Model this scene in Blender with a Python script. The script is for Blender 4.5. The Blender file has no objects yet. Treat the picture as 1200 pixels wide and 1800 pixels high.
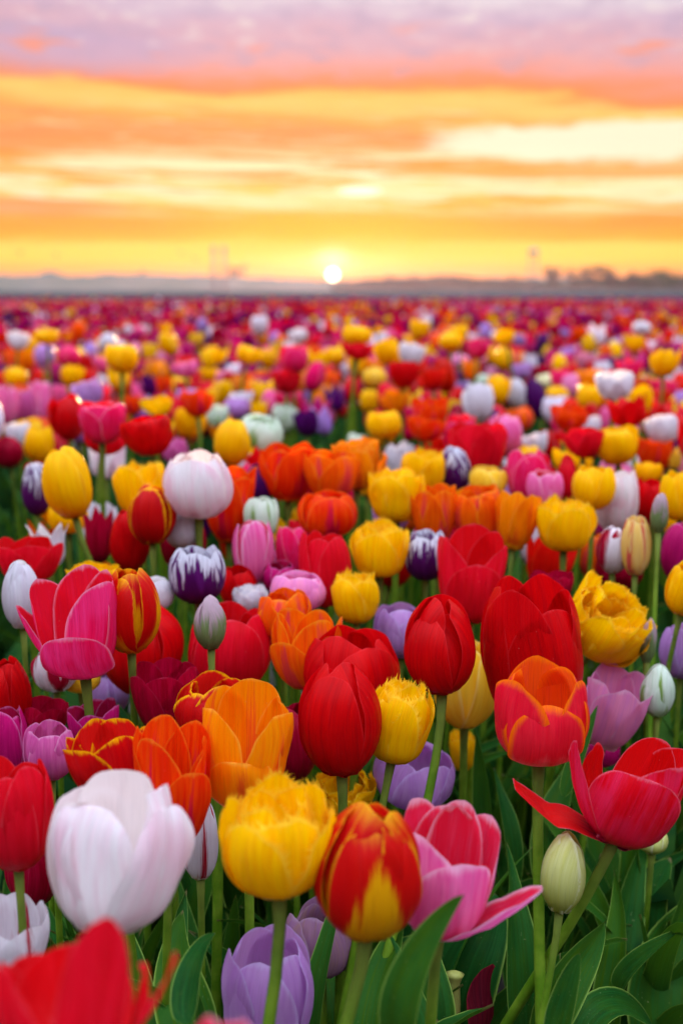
import bpy, math, random
import numpy as np
from mathutils import Vector, Matrix, Euler
R = math.radians
sc = bpy.context.scene
col = sc.collection

# ------------------------------------------------------------------ camera
F, CX, CY, HORIZON = 2000.0, 600.0, 900.0, 512.0       # pixels of the 1200x1800 photograph
PITCH = math.atan((CY - HORIZON) / F)
CAM = np.array([0.0, 0.0, 0.75])
cd = bpy.data.cameras.new('camera'); cam = bpy.data.objects.new('camera', cd); col.objects.link(cam)
cam.location = CAM; cam.rotation_euler = (math.pi / 2 - PITCH, 0, 0)
cd.sensor_fit = 'VERTICAL'; cd.sensor_height = 36; cd.sensor_width = 24; cd.lens = 36 * F / 1800
cd.clip_start = 0.02; cd.clip_end = 20000
cd.dof.use_dof = True; cd.dof.focus_distance = 0.80; cd.dof.aperture_fstop = 5.0
sc.camera = cam
FW = np.array([0, math.cos(PITCH), -math.sin(PITCH)]); UP = np.array([0, math.sin(PITCH), math.cos(PITCH)]); RT = np.array([1.0, 0, 0])
def P(px, py, d): return CAM + d * (FW + (px - CX) / F * RT + (CY - py) / F * UP)
def proj(v):
    q = np.asarray(v) - CAM; z = q @ FW
    return np.stack([CX + F * (q @ RT) / z, CY - F * (q @ UP) / z, z], -1)
def depth_at(py, drop=0.27):
    return drop / (math.sin(PITCH) - (CY - py) / F * math.cos(PITCH))

# ------------------------------------------------------------------ node helper
def lin(r, g, b):
    f = lambda c: (c / 255) / 12.92 if c / 255 < .04045 else ((c / 255 + .055) / 1.055) ** 2.4
    return (f(r), f(g), f(b), 1)
class NT:
    def __init__(s, tree): s.t = tree; s.n = tree.nodes; s.l = tree.links
    def new(s, typ, **kw):
        n = s.n.new(typ)
        for k, v in kw.items(): setattr(n, k, v)
        return n
    def put(s, sock, v):
        if isinstance(v, bpy.types.NodeSocket): s.l.new(v, sock)
        elif v is not None: sock.default_value = v
    def m(s, op, a, b=None, c=None, clamp=False):
        n = s.new('ShaderNodeMath', operation=op, use_clamp=clamp)
        for i, v in enumerate((a, b, c)):
            if v is not None: s.put(n.inputs[i], v)
        return n.outputs[0]
    def ss(s, x, lo, hi):                               # smoothstep
        n = s.new('ShaderNodeMapRange', interpolation_type='SMOOTHSTEP')
        s.put(n.inputs[0], x); s.put(n.inputs[1], lo); s.put(n.inputs[2], hi)
        return n.outputs[0]
    def mix(s, f, a, b, mode='MIX'):
        n = s.new('ShaderNodeMix', data_type='RGBA', blend_type=mode)
        s.put(n.inputs[0], f); s.put(n.inputs[6], a); s.put(n.inputs[7], b)
        return n.outputs[2]
    def xyz(s, x, y, z):
        n = s.new('ShaderNodeCombineXYZ')
        for i, v in enumerate((x, y, z)): s.put(n.inputs[i], v)
        return n.outputs[0]
    def noise(s, vec, scale=1, detail=3, rough=.5, dist=0):
        n = s.new('ShaderNodeTexNoise')
        s.put(n.inputs['Vector'], vec); n.inputs['Scale'].default_value = scale
        n.inputs['Detail'].default_value = detail; n.inputs['Roughness'].default_value = rough
        n.inputs['Distortion'].default_value = dist
        return n.outputs[0]
    def ramp(s, f, stops):
        n = s.new('ShaderNodeValToRGB'); e = n.color_ramp.elements
        while len(e) < len(stops): e.new(.5)
        for i, (p, c) in enumerate(stops): e[i].position = p; e[i].color = c
        s.put(n.inputs[0], f); return n.outputs[0]

# ------------------------------------------------------------------ sky and sun
SUN_AZ, SUN_EL = -0.43, 0.82
w = bpy.data.worlds.new('World'); sc.world = w; w.use_nodes = True
T = NT(w.node_tree); w.node_tree.nodes.clear()
tc = T.new('ShaderNodeTexCoord'); sp = T.new('ShaderNodeSeparateXYZ'); T.l.new(tc.outputs['Generated'], sp.inputs[0])
el = T.m('MULTIPLY', T.m('ARCSINE', sp.outputs[2]), 180 / math.pi)
az = T.m('MULTIPLY', T.m('ARCTAN2', sp.outputs[0], sp.outputs[1]), 180 / math.pi)
vec = lambda sa, se, k, sk=0: T.xyz(T.m('MULTIPLY', az, sa), T.m('ADD', T.m('MULTIPLY', el, se), T.m('MULTIPLY', az, sk)), k)
n1 = T.noise(vec(.055, .30, 3.1), 1, 4, .5)
n2 = T.noise(vec(.20, 1.15, 7.7), 1, 6, .6)
n4 = T.noise(vec(.55, 1.5, 40.2), 1, 6, .65)                      # puffy detail of the upper deck
low = T.ss(el, 1.2, 3.2)
warp = T.m('ADD', T.m('MULTIPLY', T.m('SUBTRACT', n1, .5), 2.4), T.m('MULTIPLY', T.m('SUBTRACT', n2, .5), 1.7))
ew = T.m('ADD', T.m('ADD', el, T.m('MULTIPLY', warp, low)), T.m('MULTIPLY', T.m('MULTIPLY', az, .035), T.ss(el, 6, 9)))
stops = [(-3, (255, 120, 40)), (.6, (255, 112, 30)), (1.05, (255, 138, 30)), (1.5, (255, 196, 55)), (2.2, (255, 216, 92)), (2.65, (255, 172, 40)),
         (3.6, (252, 148, 48)), (4.1, (255, 178, 70)), (4.6, (255, 216, 120)), (5.3, (255, 204, 105)), (5.8, (253, 160, 66)),
         (7.2, (252, 146, 84)), (7.8, (255, 172, 78)), (8.5, (255, 206, 108)), (8.95, (255, 190, 90)), (9.25, (252, 138, 74)), (9.8, (250, 146, 112)),
         (10.4, (242, 162, 156)), (11.3, (224, 172, 186)), (12.4, (214, 184, 206)), (13.6, (232, 220, 228)), (17, (206, 198, 220)), (24, (205, 208, 228)), (37, (200, 214, 238))]
base = T.ramp(T.m('DIVIDE', T.m('ADD', ew, 3), 40), [((e + 3) / 40, lin(*c)) for e, c in stops])
def gauss(a0, e0, sa, se):
    a = T.m('DIVIDE', T.m('SUBTRACT', az, a0), sa); e = T.m('DIVIDE', T.m('SUBTRACT', el, e0), se)
    return T.m('EXPONENT', T.m('MULTIPLY', T.m('ADD', T.m('MULTIPLY', a, a), T.m('MULTIPLY', e, e)), -1))
def over(mask, k, colr):
    global base
    base = T.mix(T.m('MULTIPLY', mask, k), base, (tuple(colr) + (1,)) if isinstance(colr[0], float) else lin(*colr))
def broken(g, amp, lo, hi, nz=None): return T.ss(T.m('ADD', g, T.m('MULTIPLY', T.m('SUBTRACT', nz or n2, .5), amp)), lo, hi)
n3 = T.noise(vec(.10, 1.7, 21.3, .05), 1, 6, .6, .4)
n5 = T.noise(vec(.16, 3.4, 61.3, .05), 1, 5, .6, .3)
band = T.m('MULTIPLY', T.ss(el, 3.4, 4.2), T.ss(el, 7.0, 6.0))
over(T.m('MULTIPLY', T.ss(n3, .47, .38), band), .85, (252, 156, 66))       # orange undersides
over(T.m('MULTIPLY', T.ss(n3, .485, .57), band), .95, (255, 240, 186))     # bright gaps
n6 = T.noise(vec(.30, 6.5, 83.3, .12), 1, 5, .65, .4)
over(T.m('MULTIPLY', T.ss(n5, .52, .60), band), .85, (255, 247, 210))
over(T.m('MULTIPLY', T.ss(n6, .54, .64), T.m('MULTIPLY', T.ss(el, 3.0, 4.2), T.ss(el, 9.2, 8))), .45, (255, 243, 196))
over(T.m('MULTIPLY', T.ss(n6, .46, .36), T.m('MULTIPLY', T.ss(el, 2.4, 3.4), T.ss(el, 9.2, 8))), .30, (250, 140, 66))     # thin bright streaks
over(T.m('MULTIPLY', T.ss(n5, .44, .34), T.m('MULTIPLY', T.ss(el, 2.6, 3.4), T.ss(el, 9, 8))), .45, (250, 140, 70))
over(broken(gauss(13.5, 6.9, 9.5, 1.0), 1.1, .36, .60), .95, (255, 246, 214))   # pale opening to the right
over(broken(gauss(12, 5.5, 11, .36), .9, .42, .7), .85, (252, 162, 74))
over(broken(gauss(-9, 5.95, 10, .35), .8, .45, .75), .85, (255, 240, 190))
over(broken(gauss(-14, 3.9, 6, .5), .8, .40, .8), .8, (252, 146, 86))
over(broken(gauss(-13, 11.0, 8, 1.5), .5, .3, .9), .65, (188, 168, 206))        # mauve mass
deck = T.m('MULTIPLY', T.ss(el, 9.4, 10.4), T.ss(el, 22, 14))
over(T.m('MULTIPLY', T.ss(n4, .50, .36), deck), .5, (190, 164, 192))
over(T.m('MULTIPLY', T.ss(n4, .54, .68), T.m('MULTIPLY', deck, T.ss(el, 10.0, 12.8))), .75, (244, 232, 226))
over(T.m('MULTIPLY', T.ss(n2, .56, .66), T.m('MULTIPLY', T.ss(el, 9.5, 10.3), T.ss(el, 12.6, 11.4))), .75, (255, 150, 112))
over(T.ss(el, 2.6, 1.5), .45, (1.3, .78, .10))
over(T.ss(el, 1.5, .8), .75, (1.4, .44, .05))
over(gauss(SUN_AZ, 3.0, 8, 1.4), .70, (255, 186, 0))                  # gold round the sun
over(gauss(SUN_AZ, 1.45, 3.4, .5), .85, (1.1, .86, .22))
over(gauss(SUN_AZ, 1.5, .8, .5), .9, (1.3, 1.1, .6))
over(broken(gauss(.9, 4.8, 1.3, .3), .5, .3, .8), .95, (1.25, 1.18, .9))
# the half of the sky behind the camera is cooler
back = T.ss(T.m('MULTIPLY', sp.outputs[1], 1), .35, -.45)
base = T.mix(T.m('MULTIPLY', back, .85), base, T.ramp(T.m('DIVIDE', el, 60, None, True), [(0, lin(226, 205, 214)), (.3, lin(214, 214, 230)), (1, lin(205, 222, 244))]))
lift = T.m('MULTIPLY', T.m('ADD', 1.0, T.m('MULTIPLY', T.ss(el, 18, 65), 4.8)), T.m('SUBTRACT', 1.0, T.m('MULTIPLY', T.m('MULTIPLY', back, T.ss(el, 40, 8)), .75)))  # zenith brightened and low sky behind dimmed, added to light blooms from above
# the sun's disc, touching the ridge
dz = T.m('SUBTRACT', el, SUN_EL); da = T.m('SUBTRACT', az, SUN_AZ)
dist = T.m('SQRT', T.m('ADD', T.m('MULTIPLY', dz, dz), T.m('MULTIPLY', da, da)))
disc = T.ss(dist, .29, .25)
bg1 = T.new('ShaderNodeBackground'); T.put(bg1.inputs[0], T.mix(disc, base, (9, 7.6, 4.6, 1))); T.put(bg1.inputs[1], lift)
sky = T.new('ShaderNodeTexSky', sky_type='NISHITA', sun_disc=False); sky.sun_elevation = R(SUN_EL); sky.sun_rotation = R(SUN_AZ)
bg2 = T.new('ShaderNodeBackground'); T.l.new(sky.outputs[0], bg2.inputs[0]); bg2.inputs[1].default_value = .02
ad = T.new('ShaderNodeAddShader'); T.l.new(bg1.outputs[0], ad.inputs[0]); T.l.new(bg2.outputs[0], ad.inputs[1])
wo = T.new('ShaderNodeOutputWorld'); T.l.new(ad.outputs[0], wo.inputs[0])
w.cycles.sampling_method = 'MANUAL'; w.cycles.sample_map_resolution = 1024

sl = bpy.data.lights.new('sun', 'SUN'); sl.energy = 5.0; sl.angle = R(.5); sl.color = (1, .62, .28)
so = bpy.data.objects.new('sun', sl); col.objects.link(so)
sdir = Vector((math.sin(R(SUN_AZ)), math.cos(R(SUN_AZ)), math.tan(R(SUN_EL + 1.6))))
so.rotation_euler = sdir.to_track_quat('Z', 'Y').to_euler()
sc.view_settings.view_transform = 'Standard'; sc.view_settings.look = 'None'; sc.view_settings.exposure = 0.0; sc.view_settings.gamma = 1
sc.render.engine = 'CYCLES'
sc.cycles.max_bounces = 8; sc.cycles.transmission_bounces = 6; sc.cycles.diffuse_bounces = 4

# ------------------------------------------------------------------ materials
def new_mat(name):
    m = bpy.data.materials.new(name); m.use_nodes = True; m.node_tree.nodes.clear(); return m, NT(m.node_tree)
def finish(m, T, colr, rough=.45, spec=.3, transl=.3, tcol=None, bump=None, sheen=0):
    p = T.new('ShaderNodeBsdfPrincipled'); T.put(p.inputs['Base Color'], colr); T.put(p.inputs['Roughness'], rough)
    p.inputs['Specular IOR Level'].default_value = spec
    if sheen: p.inputs['Sheen Weight'].default_value = sheen; p.inputs['Sheen Roughness'].default_value = .4
    if bump is not None:
        b = T.new('ShaderNodeBump'); b.inputs['Strength'].default_value = bump[1]; b.inputs['Distance'].default_value = bump[2]
        T.put(b.inputs['Height'], bump[0]); T.l.new(b.outputs[0], p.inputs['Normal'])
    o = T.new('ShaderNodeOutputMaterial')
    if transl:
        t = T.new('ShaderNodeBsdfTranslucent'); T.put(t.inputs[0], tcol if tcol is not None else colr)
        x = T.new('ShaderNodeMixShader'); x.inputs[0].default_value = transl
        T.l.new(p.outputs[0], x.inputs[1]); T.l.new(t.outputs[0], x.inputs[2]); T.l.new(x.outputs[0], o.inputs[0])
    else: T.l.new(p.outputs[0], o.inputs[0])
    return m
MATS = {}
def petal_mat(key, base, alt=None, rim=None, foot=None, flame=None, tip=None, inside=None, edgeflame=None, big=.45, transl=.40, rough=.28, spec=.085, streak=.75):
    m, T = new_mat('petal_' + key)
    a = T.new('ShaderNodeUVMap', uv_map='UVMap'); b = T.new('ShaderNodeUVMap', uv_map='Rim')
    s1 = T.new('ShaderNodeSeparateXYZ'); T.l.new(a.outputs[0], s1.inputs[0]); s2 = T.new('ShaderNodeSeparateXYZ'); T.l.new(b.outputs[0], s2.inputs[0])
    u, v, rd, rn = s1.outputs[0], s1.outputs[1], s2.outputs[0], s2.outputs[1]
    uc = T.m('ABSOLUTE', T.m('SUBTRACT', T.m('MULTIPLY', u, 2), 1))
    vec = T.xyz(T.m('ADD', T.m('MULTIPLY', u, 15), T.m('MULTIPLY', rn, 37)), T.m('MULTIPLY', v, 1.5), T.m('MULTIPLY', rn, 11))
    N = T.noise(vec, 1, 4, .6); Nc = T.m('SUBTRACT', N, .5)
    vec2 = T.xyz(T.m('ADD', T.m('MULTIPLY', u, 55), T.m('MULTIPLY', rn, 17)), T.m('MULTIPLY', v, 2.2), rn)
    N2 = T.noise(vec2, 1, 3, .6)
    B = lin(*base); A = lin(*(alt or [c * .82 for c in base]))
    c = T.mix(T.m('MULTIPLY', T.ss(N, .38, .70), streak), B, A)
    big_ = T.noise(T.xyz(T.m('MULTIPLY', u, 2.2), T.m('MULTIPLY', v, 2.0), T.m('MULTIPLY', rn, 23)), 1, 2, .5)
    c = T.mix(T.m('MULTIPLY', T.ss(big_, .42, .68), big), c, A)
    if inside:
        g = T.new('ShaderNodeNewGeometry'); c = T.mix(g.outputs['Backfacing'], c, lin(*inside))
    if foot: c = T.mix(T.ss(T.m('ADD', v, T.m('MULTIPLY', Nc, .35)), foot[1] + foot[2], foot[1] - foot[2]), c, lin(*foot[0]))
    if flame:
        prof = T.m('MULTIPLY', T.m('SUBTRACT', 1, T.m('POWER', T.m('DIVIDE', v, flame[2]), 2.0)), flame[1])
        c = T.mix(T.ss(T.m('SUBTRACT', T.m('ADD', uc, T.m('ADD', T.m('MULTIPLY', Nc, .7), T.m('MULTIPLY', T.m('SUBTRACT', N2, .5), .5))), prof), .09, -.09), c, lin(*flame[0]))
    if tip: c = T.mix(T.ss(T.m('ADD', T.m('SUBTRACT', v, T.m('MULTIPLY', Nc, tip[2])), T.m('MULTIPLY', uc, tip[3])), tip[1] - (.05 if tip[2] > 1 else .14), tip[1] + (.05 if tip[2] > 1 else .14)), c, lin(*tip[0]))
    if rim: c = T.mix(T.m('MULTIPLY', T.ss(T.m('ADD', rd, T.m('ADD', T.m('MULTIPLY', Nc, rim[2]), T.m('MULTIPLY', T.m('SUBTRACT', N2, .5), rim[2] * .7))), rim[1] * .8, rim[1] * .05), (rim[3] if len(rim) > 3 else 1) * .6), c, lin(*rim[0]))
    c = T.mix(T.m('MULTIPLY', T.ss(N2, .5, .75), .20), c, lin(*[min(255, x * .86 + 34) for x in base]))
    N4 = T.noise(T.xyz(T.m('ADD', T.m('MULTIPLY', u, 120), T.m('MULTIPLY', rn, 53)), T.m('MULTIPLY', v, 3.0), rn), 1, 2, .5)
    c = T.mix(T.m('MULTIPLY', T.ss(N4, .50, .68), .30), c, lin(*[x * .74 for x in base]))
    # fine dried speckles
    tco = T.new('ShaderNodeTexCoord')
    spk = T.noise(T.xyz(T.m('MULTIPLY', u, 40), T.m('MULTIPLY', v, 50), T.m('MULTIPLY', rn, 91)), 1, 2, .6)
    c = T.mix(T.m('MULTIPLY', T.ss(spk, .74, .80), .35), c, lin(235, 205, 190))
    MATS[key] = finish(m, T, c, rough, spec, transl, None, (T.m('ADD', T.m('ADD', N2, T.m('MULTIPLY', N4, .5)), T.m('MULTIPLY', N, 1.2)), .40, .0016))
petal_mat('red', (222, 6, 12), (188, 2, 14), rim=((236, 60, 66), .05, .06, .6))
petal_mat('scarlet', (232, 24, 6), (208, 6, 10), rim=((240, 110, 60), .07, .08, .7), foot=((190, 20, 60), .25, .2))
petal_mat('rosered', (234, 18, 44), (212, 8, 22), rim=((240, 110, 124), .07, .08, .5), inside=(222, 16, 24))
petal_mat('raggedred', (218, 6, 26), (226, 40, 84), rim=((240, 120, 140), .08, .10, 1), foot=((126, 8, 60), .20, .22), inside=(226, 14, 16), big=.8)
petal_mat('crimson', (160, 2, 34), (196, 8, 58), rim=((214, 70, 110), .06, .06, .5), foot=((110, 10, 50), .2, .2))
petal_mat('pink', (244, 128, 186), (232, 62, 150), rim=((250, 214, 232), .22, .22), inside=(232, 30, 66), foot=((188, 20, 110), .16, .16))
petal_mat('hotpink', (234, 16, 84), (244, 60, 136), rim=((248, 170, 200), .12, .12), inside=(230, 20, 44), foot=((170, 20, 90), .2, .2))
petal_mat('softpink', (244, 146, 188), (224, 130, 196), rim=((246, 200, 226), .15, .12), foot=((250, 190, 205), .2, .15))
petal_mat('magenta', (212, 22, 116), (180, 12, 92), rim=((226, 130, 190), .14, .14), inside=(170, 16, 60))
petal_mat('mauve', (216, 100, 160), (196, 64, 140), rim=((234, 170, 204), .16, .14))
petal_mat('lilac', (200, 152, 208), (184, 122, 196), rim=((214, 190, 232), .14, .12), inside=(206, 150, 206))
petal_mat('dusty', (166, 116, 160), (176, 132, 120), rim=((196, 164, 190), .14, .12))
petal_mat('purple', (88, 12, 98), (62, 8, 72), rim=((126, 50, 140), .1, .1))
petal_mat('white', (224, 219, 224), (212, 200, 212), foot=((236, 226, 200), .12, .12), inside=(244, 236, 234), transl=.38)
petal_mat('blush', (232, 224, 224), (232, 190, 202), foot=((232, 222, 200), .10, .12), inside=(246, 232, 228), transl=.38, streak=.55, big=.9)
petal_mat('cream', (244, 234, 196), (232, 222, 150), foot=((196, 200, 90), .25, .2), transl=.36)
petal_mat('greenwhite', (232, 238, 224), (206, 224, 196), flame=((132, 164, 60), .30, .85), foot=((150, 180, 70), .2, .15))
petal_mat('limebud', (234, 232, 158), (216, 214, 104), foot=((168, 178, 26), .36, .42), rim=((244, 242, 214), .2, .1))
petal_mat('greenbud', (120, 142, 84), (140, 160, 100), tip=((204, 172, 184), .70, .8, .2))
petal_mat('yellow', (255, 204, 0), (248, 174, 0), rim=((255, 216, 60), .10, .10, 1), foot=((222, 150, 10), .12, .15), transl=.35)
petal_mat('lemon', (246, 206, 60), (238, 178, 16), rim=((252, 232, 140), .16, .14), transl=.35)
petal_mat('amber', (250, 150, 2), (244, 116, 4), rim=((252, 180, 60), .1, .1), foot=((240, 170, 20), .25, .2), flame=((236, 92, 26), .24, .9), transl=.35)
petal_mat('orange', (248, 112, 4), (234, 58, 12), rim=((252, 160, 30), .14, .14), foot=((236, 160, 40), .18, .15), flame=((222, 60, 60), .35, .95), transl=.35)
petal_mat('orangered', (236, 40, 4), (246, 88, 8), rim=((250, 150, 40), .10, .12), foot=((236, 170, 30), .12, .10), flame=((214, 22, 70), .30, .8))
petal_mat('sunset', (224, 20, 48), (232, 44, 60), rim=((250, 120, 10), .26, .10, 1.7), foot=((250, 206, 212), .22, .24), inside=(240, 84, 14), streak=.7)
petal_mat('redflame', (214, 16, 10), (196, 6, 16), rim=((246, 190, 20), .06, .12), flame=((244, 176, 8), .60, .78), tip=((246, 190, 20), .98, .25, 0), streak=.4)
petal_mat('rededge', (206, 16, 14), (186, 6, 20), rim=((250, 186, 10), .17, .26, 1.6), foot=((150, 20, 20), .12, .1), inside=(216, 26, 20))
petal_mat('purplewhite', (84, 16, 92), (104, 30, 110), tip=((226, 224, 234), .92, 1.5, .40))
petal_mat('redwhite', (168, 12, 44), (190, 24, 60), flame=((240, 232, 236), .62, 1.25), foot=((236, 214, 120), .10, .12))
petal_mat('whitered', (240, 234, 238), (234, 220, 228), flame=((186, 14, 44), .22, 1.05), foot=((240, 224, 150), .15, .15), transl=.38)
petal_mat('yellowred', (246, 220, 140), (244, 196, 60), flame=((222, 90, 80), .25, 1.1), rim=((252, 240, 190), .1, .1))
petal_mat('withered', (120, 16, 34), (70, 8, 26), rim=((150, 30, 50), .1, .2), foot=((226, 160, 60), .22, .1), rough=.6)

def green_mat(key, c1, c2, rimc, transl=.22):
    m, T = new_mat(key)
    a = T.new('ShaderNodeUVMap', uv_map='UVMap'); s1 = T.new('ShaderNodeSeparateXYZ'); T.l.new(a.outputs[0], s1.inputs[0])
    u, v = s1.outputs[0], s1.outputs[1]
    oi = T.new('ShaderNodeObjectInfo'); tco = T.new('ShaderNodeTexCoord')
    vec = T.xyz(T.m('ADD', T.m('MULTIPLY', u, 26), T.m('MULTIPLY', oi.outputs['Random'], 40)), T.m('MULTIPLY', v, 1.2), oi.outputs['Random'])
    N = T.noise(vec, 1, 3, .6)
    N3 = T.noise(T.xyz(T.m('MULTIPLY', u, 3), T.m('MULTIPLY', v, 5), T.m('MULTIPLY', oi.outputs['Random'], 60)), 1, 4, .6)
    c = T.mix(T.m('MULTIPLY', T.m('ADD', oi.outputs['Random'], T.m('MULTIPLY', T.m('SUBTRACT', N3, .5), 1.4)), 1.0, None, True), c1, c2)
    c = T.mix(T.m('MULTIPLY', T.ss(N, .42, .62), .6), c, tuple(x * 2.1 for x in c1[:3]) + (1,))
    uc = T.m('ABSOLUTE', T.m('SUBTRACT', T.m('MULTIPLY', u, 2), 1))
    c = T.mix(T.m('MULTIPLY', T.ss(uc, .90, 1.0), .8), c, rimc)
    spk = T.noise(T.xyz(T.m('MULTIPLY', u, 22), T.m('MULTIPLY', v, 60), oi.outputs['Random']), 1, 1, .5)
    c = T.mix(T.m('MULTIPLY', T.ss(spk, .72, .78), .5), c, (.30, .34, .12, 1))
    c = T.mix(T.m('MULTIPLY', T.ss(T.m('ADD', v, T.m('MULTIPLY', T.m('SUBTRACT', N3, .5), .1)), .975, .995), .7), c, (.28, .17, .08, 1))
    MATS[key] = finish(m, T, c, .40, .035, transl, tuple([x * 1.6 for x in c2[:3]]) + (1,), (N, .35, .0016))
green_mat('leaf_green', (.007, .050, .008, 1), (.044, .110, .004, 1), (.24, .36, .06, 1))
m, T = new_mat('stem_green')
tco = T.new('ShaderNodeTexCoord'); N = T.noise(tco.outputs['Object'], 60, 3); g = T.new('ShaderNodeUVMap', uv_map='UVMap'); s1 = T.new('ShaderNodeSeparateXYZ'); T.l.new(g.outputs[0], s1.inputs[0])
c = T.mix(T.ss(N, .3, .7), (.085, .19, .008, 1), (.17, .28, .02, 1)); c = T.mix(T.m('MULTIPLY', T.ss(s1.outputs[1], .75, 1), .45), c, (.20, .17, .06, 1))
MATS['stem'] = finish(m, T, c, .42, .05, .12, None, (N, .15, .001))
m, T = new_mat('pistil_green'); MATS['pistil'] = finish(m, T, (.36, .36, .08, 1), .5, .3, .1)
m, T = new_mat('stamen_dark'); MATS['stamen'] = finish(m, T, (.03, .018, .022, 1), .8, .1, 0)
# colour-attribute material for the far mass
m, T = new_mat('far_petals'); at = T.new('ShaderNodeVertexColor', layer_name='Col'); tco = T.new('ShaderNodeTexCoord')
N = T.noise(tco.outputs['Object'], 90, 2)
MATS['far'] = finish(m, T, T.mix(T.m('MULTIPLY', T.ss(N, .35, .65), .35), at.outputs[0], T.mix(1, at.outputs[0], (.62, .55, .62, 1), 'MULTIPLY')), .45, .03, .34)
m, T = new_mat('far_leaves'); tco = T.new('ShaderNodeTexCoord'); N = T.noise(tco.outputs['Object'], 25, 3)
MATS['farleaf'] = finish(m, T, T.mix(T.ss(N, .3, .7), (.016, .088, .026, 1), (.055, .15, .02, 1)), .45, .03, .2)
m, T = new_mat('soil'); tco = T.new('ShaderNodeTexCoord')
N = T.noise(tco.outputs['Object'], 9, 8, .65); Nf = T.noise(tco.outputs['Object'], 70, 5, .7)
MATS['soil'] = finish(m, T, T.mix(T.ss(N, .3, .7), T.mix(Nf, (.035, .027, .022, 1), (.10, .082, .07, 1)), (.14, .12, .105, 1)), .95, .1, 0, None, (T.m('ADD', N, T.m('MULTIPLY', Nf, .5)), .9, .03))
m, T = new_mat('meadow'); tco = T.new('ShaderNodeTexCoord'); mp = T.new('ShaderNodeMapping'); mp.inputs['Scale'].default_value = (.01, .05, 1); T.l.new(tco.outputs['Object'], mp.inputs[0])
N = T.noise(mp.outputs[0], 1, 5); MATS['meadow'] = finish(m, T, T.mix(T.ss(N, .35, .65), (.030, .034, .036, 1), (.060, .054, .066, 1)), .95, 0, 0)
m, T = new_mat('hillside'); tco = T.new('ShaderNodeTexCoord'); N = T.noise(tco.outputs['Object'], .01, 6); MATS['hill'] = finish(m, T, T.mix(T.ss(N, .35, .65), (.05, .075, .05, 1), (.11, .11, .085, 1)), .9, .1, 0)
m, T = new_mat('tree_leaves'); tco = T.new('ShaderNodeTexCoord'); N = T.noise(tco.outputs['Object'], .6, 4); MATS['treeleaf'] = finish(m, T, T.mix(T.ss(N, .35, .65), (.035, .06, .028, 1), (.07, .095, .035, 1)), .7, .2, .2)
m, T = new_mat('bark'); tco = T.new('ShaderNodeTexCoord'); N = T.noise(tco.outputs['Object'], 3, 4); MATS['bark'] = finish(m, T, T.mix(N, (.06, .045, .035, 1), (.14, .11, .09, 1)), .9, .1, 0)
m, T = new_mat('grey_steel'); tco = T.new('ShaderNodeTexCoord'); N = T.noise(tco.outputs['Object'], 2, 3); MATS['steel'] = finish(m, T, T.mix(N, (.16, .16, .17, 1), (.30, .29, .29, 1)), .5, .4, 0)
m, T = new_mat('bird_grey'); MATS['bird'] = finish(m, T, (.12, .11, .11, 1), .8, .1, 0)

# ------------------------------------------------------------------ mesh helpers
def mesh(name, verts, faces, mat, uv=None, rim=None, smooth=True):
    me = bpy.data.meshes.new(name); me.from_pydata([tuple(map(float, p)) for p in verts], [], [tuple(map(int, f)) for f in faces]); me.update()
    if uv is not None:
        li = np.zeros(len(me.loops), dtype=np.int32); me.loops.foreach_get('vertex_index', li)
        l1 = me.uv_layers.new(name='UVMap'); l1.data.foreach_set('uv', np.asarray(uv, dtype=np.float32)[li].ravel())
        if rim is not None:
            l2 = me.uv_layers.new(name='Rim'); l2.data.foreach_set('uv', np.asarray(rim, dtype=np.float32)[li].ravel())
    if smooth: me.polygons.foreach_set('use_smooth', [True] * len(me.polygons))
    me.materials.append(mat); return me
def link(name, data, parent=None, mat=None):
    o = bpy.data.objects.new(name, data); col.objects.link(o)
    if parent: o.parent = parent
    if mat is not None: o.matrix_basis = mat
    return o
def tag(o, label=None, cat=None, group=None, kind=None):
    for k, v in (('label', label), ('category', cat), ('group', group), ('kind', kind)):
        if v: o[k] = v
    return o
def smooth_prof(pts, n=160):
    p = np.array(pts, float); s = np.r_[0, np.cumsum(np.hypot(np.diff(p[:, 0]), np.diff(p[:, 1])))]; s /= s[-1]
    t = np.linspace(0, 1, n); q = np.stack([np.interp(t, s, p[:, 0]), np.interp(t, s, p[:, 1])], 1)
    k = np.ones(23) / 23
    for _ in range(2):
        e = np.r_[2 * q[0] - q[11:0:-1], q, 2 * q[-1] - q[-2:-13:-1]] if False else np.vstack([2 * q[0] - q[11:0:-1], q, 2 * q[-1] - q[-2:-13:-1]])
        q = np.stack([np.convolve(e[:, i], k, 'valid') for i in range(2)], 1)
    return q

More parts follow.
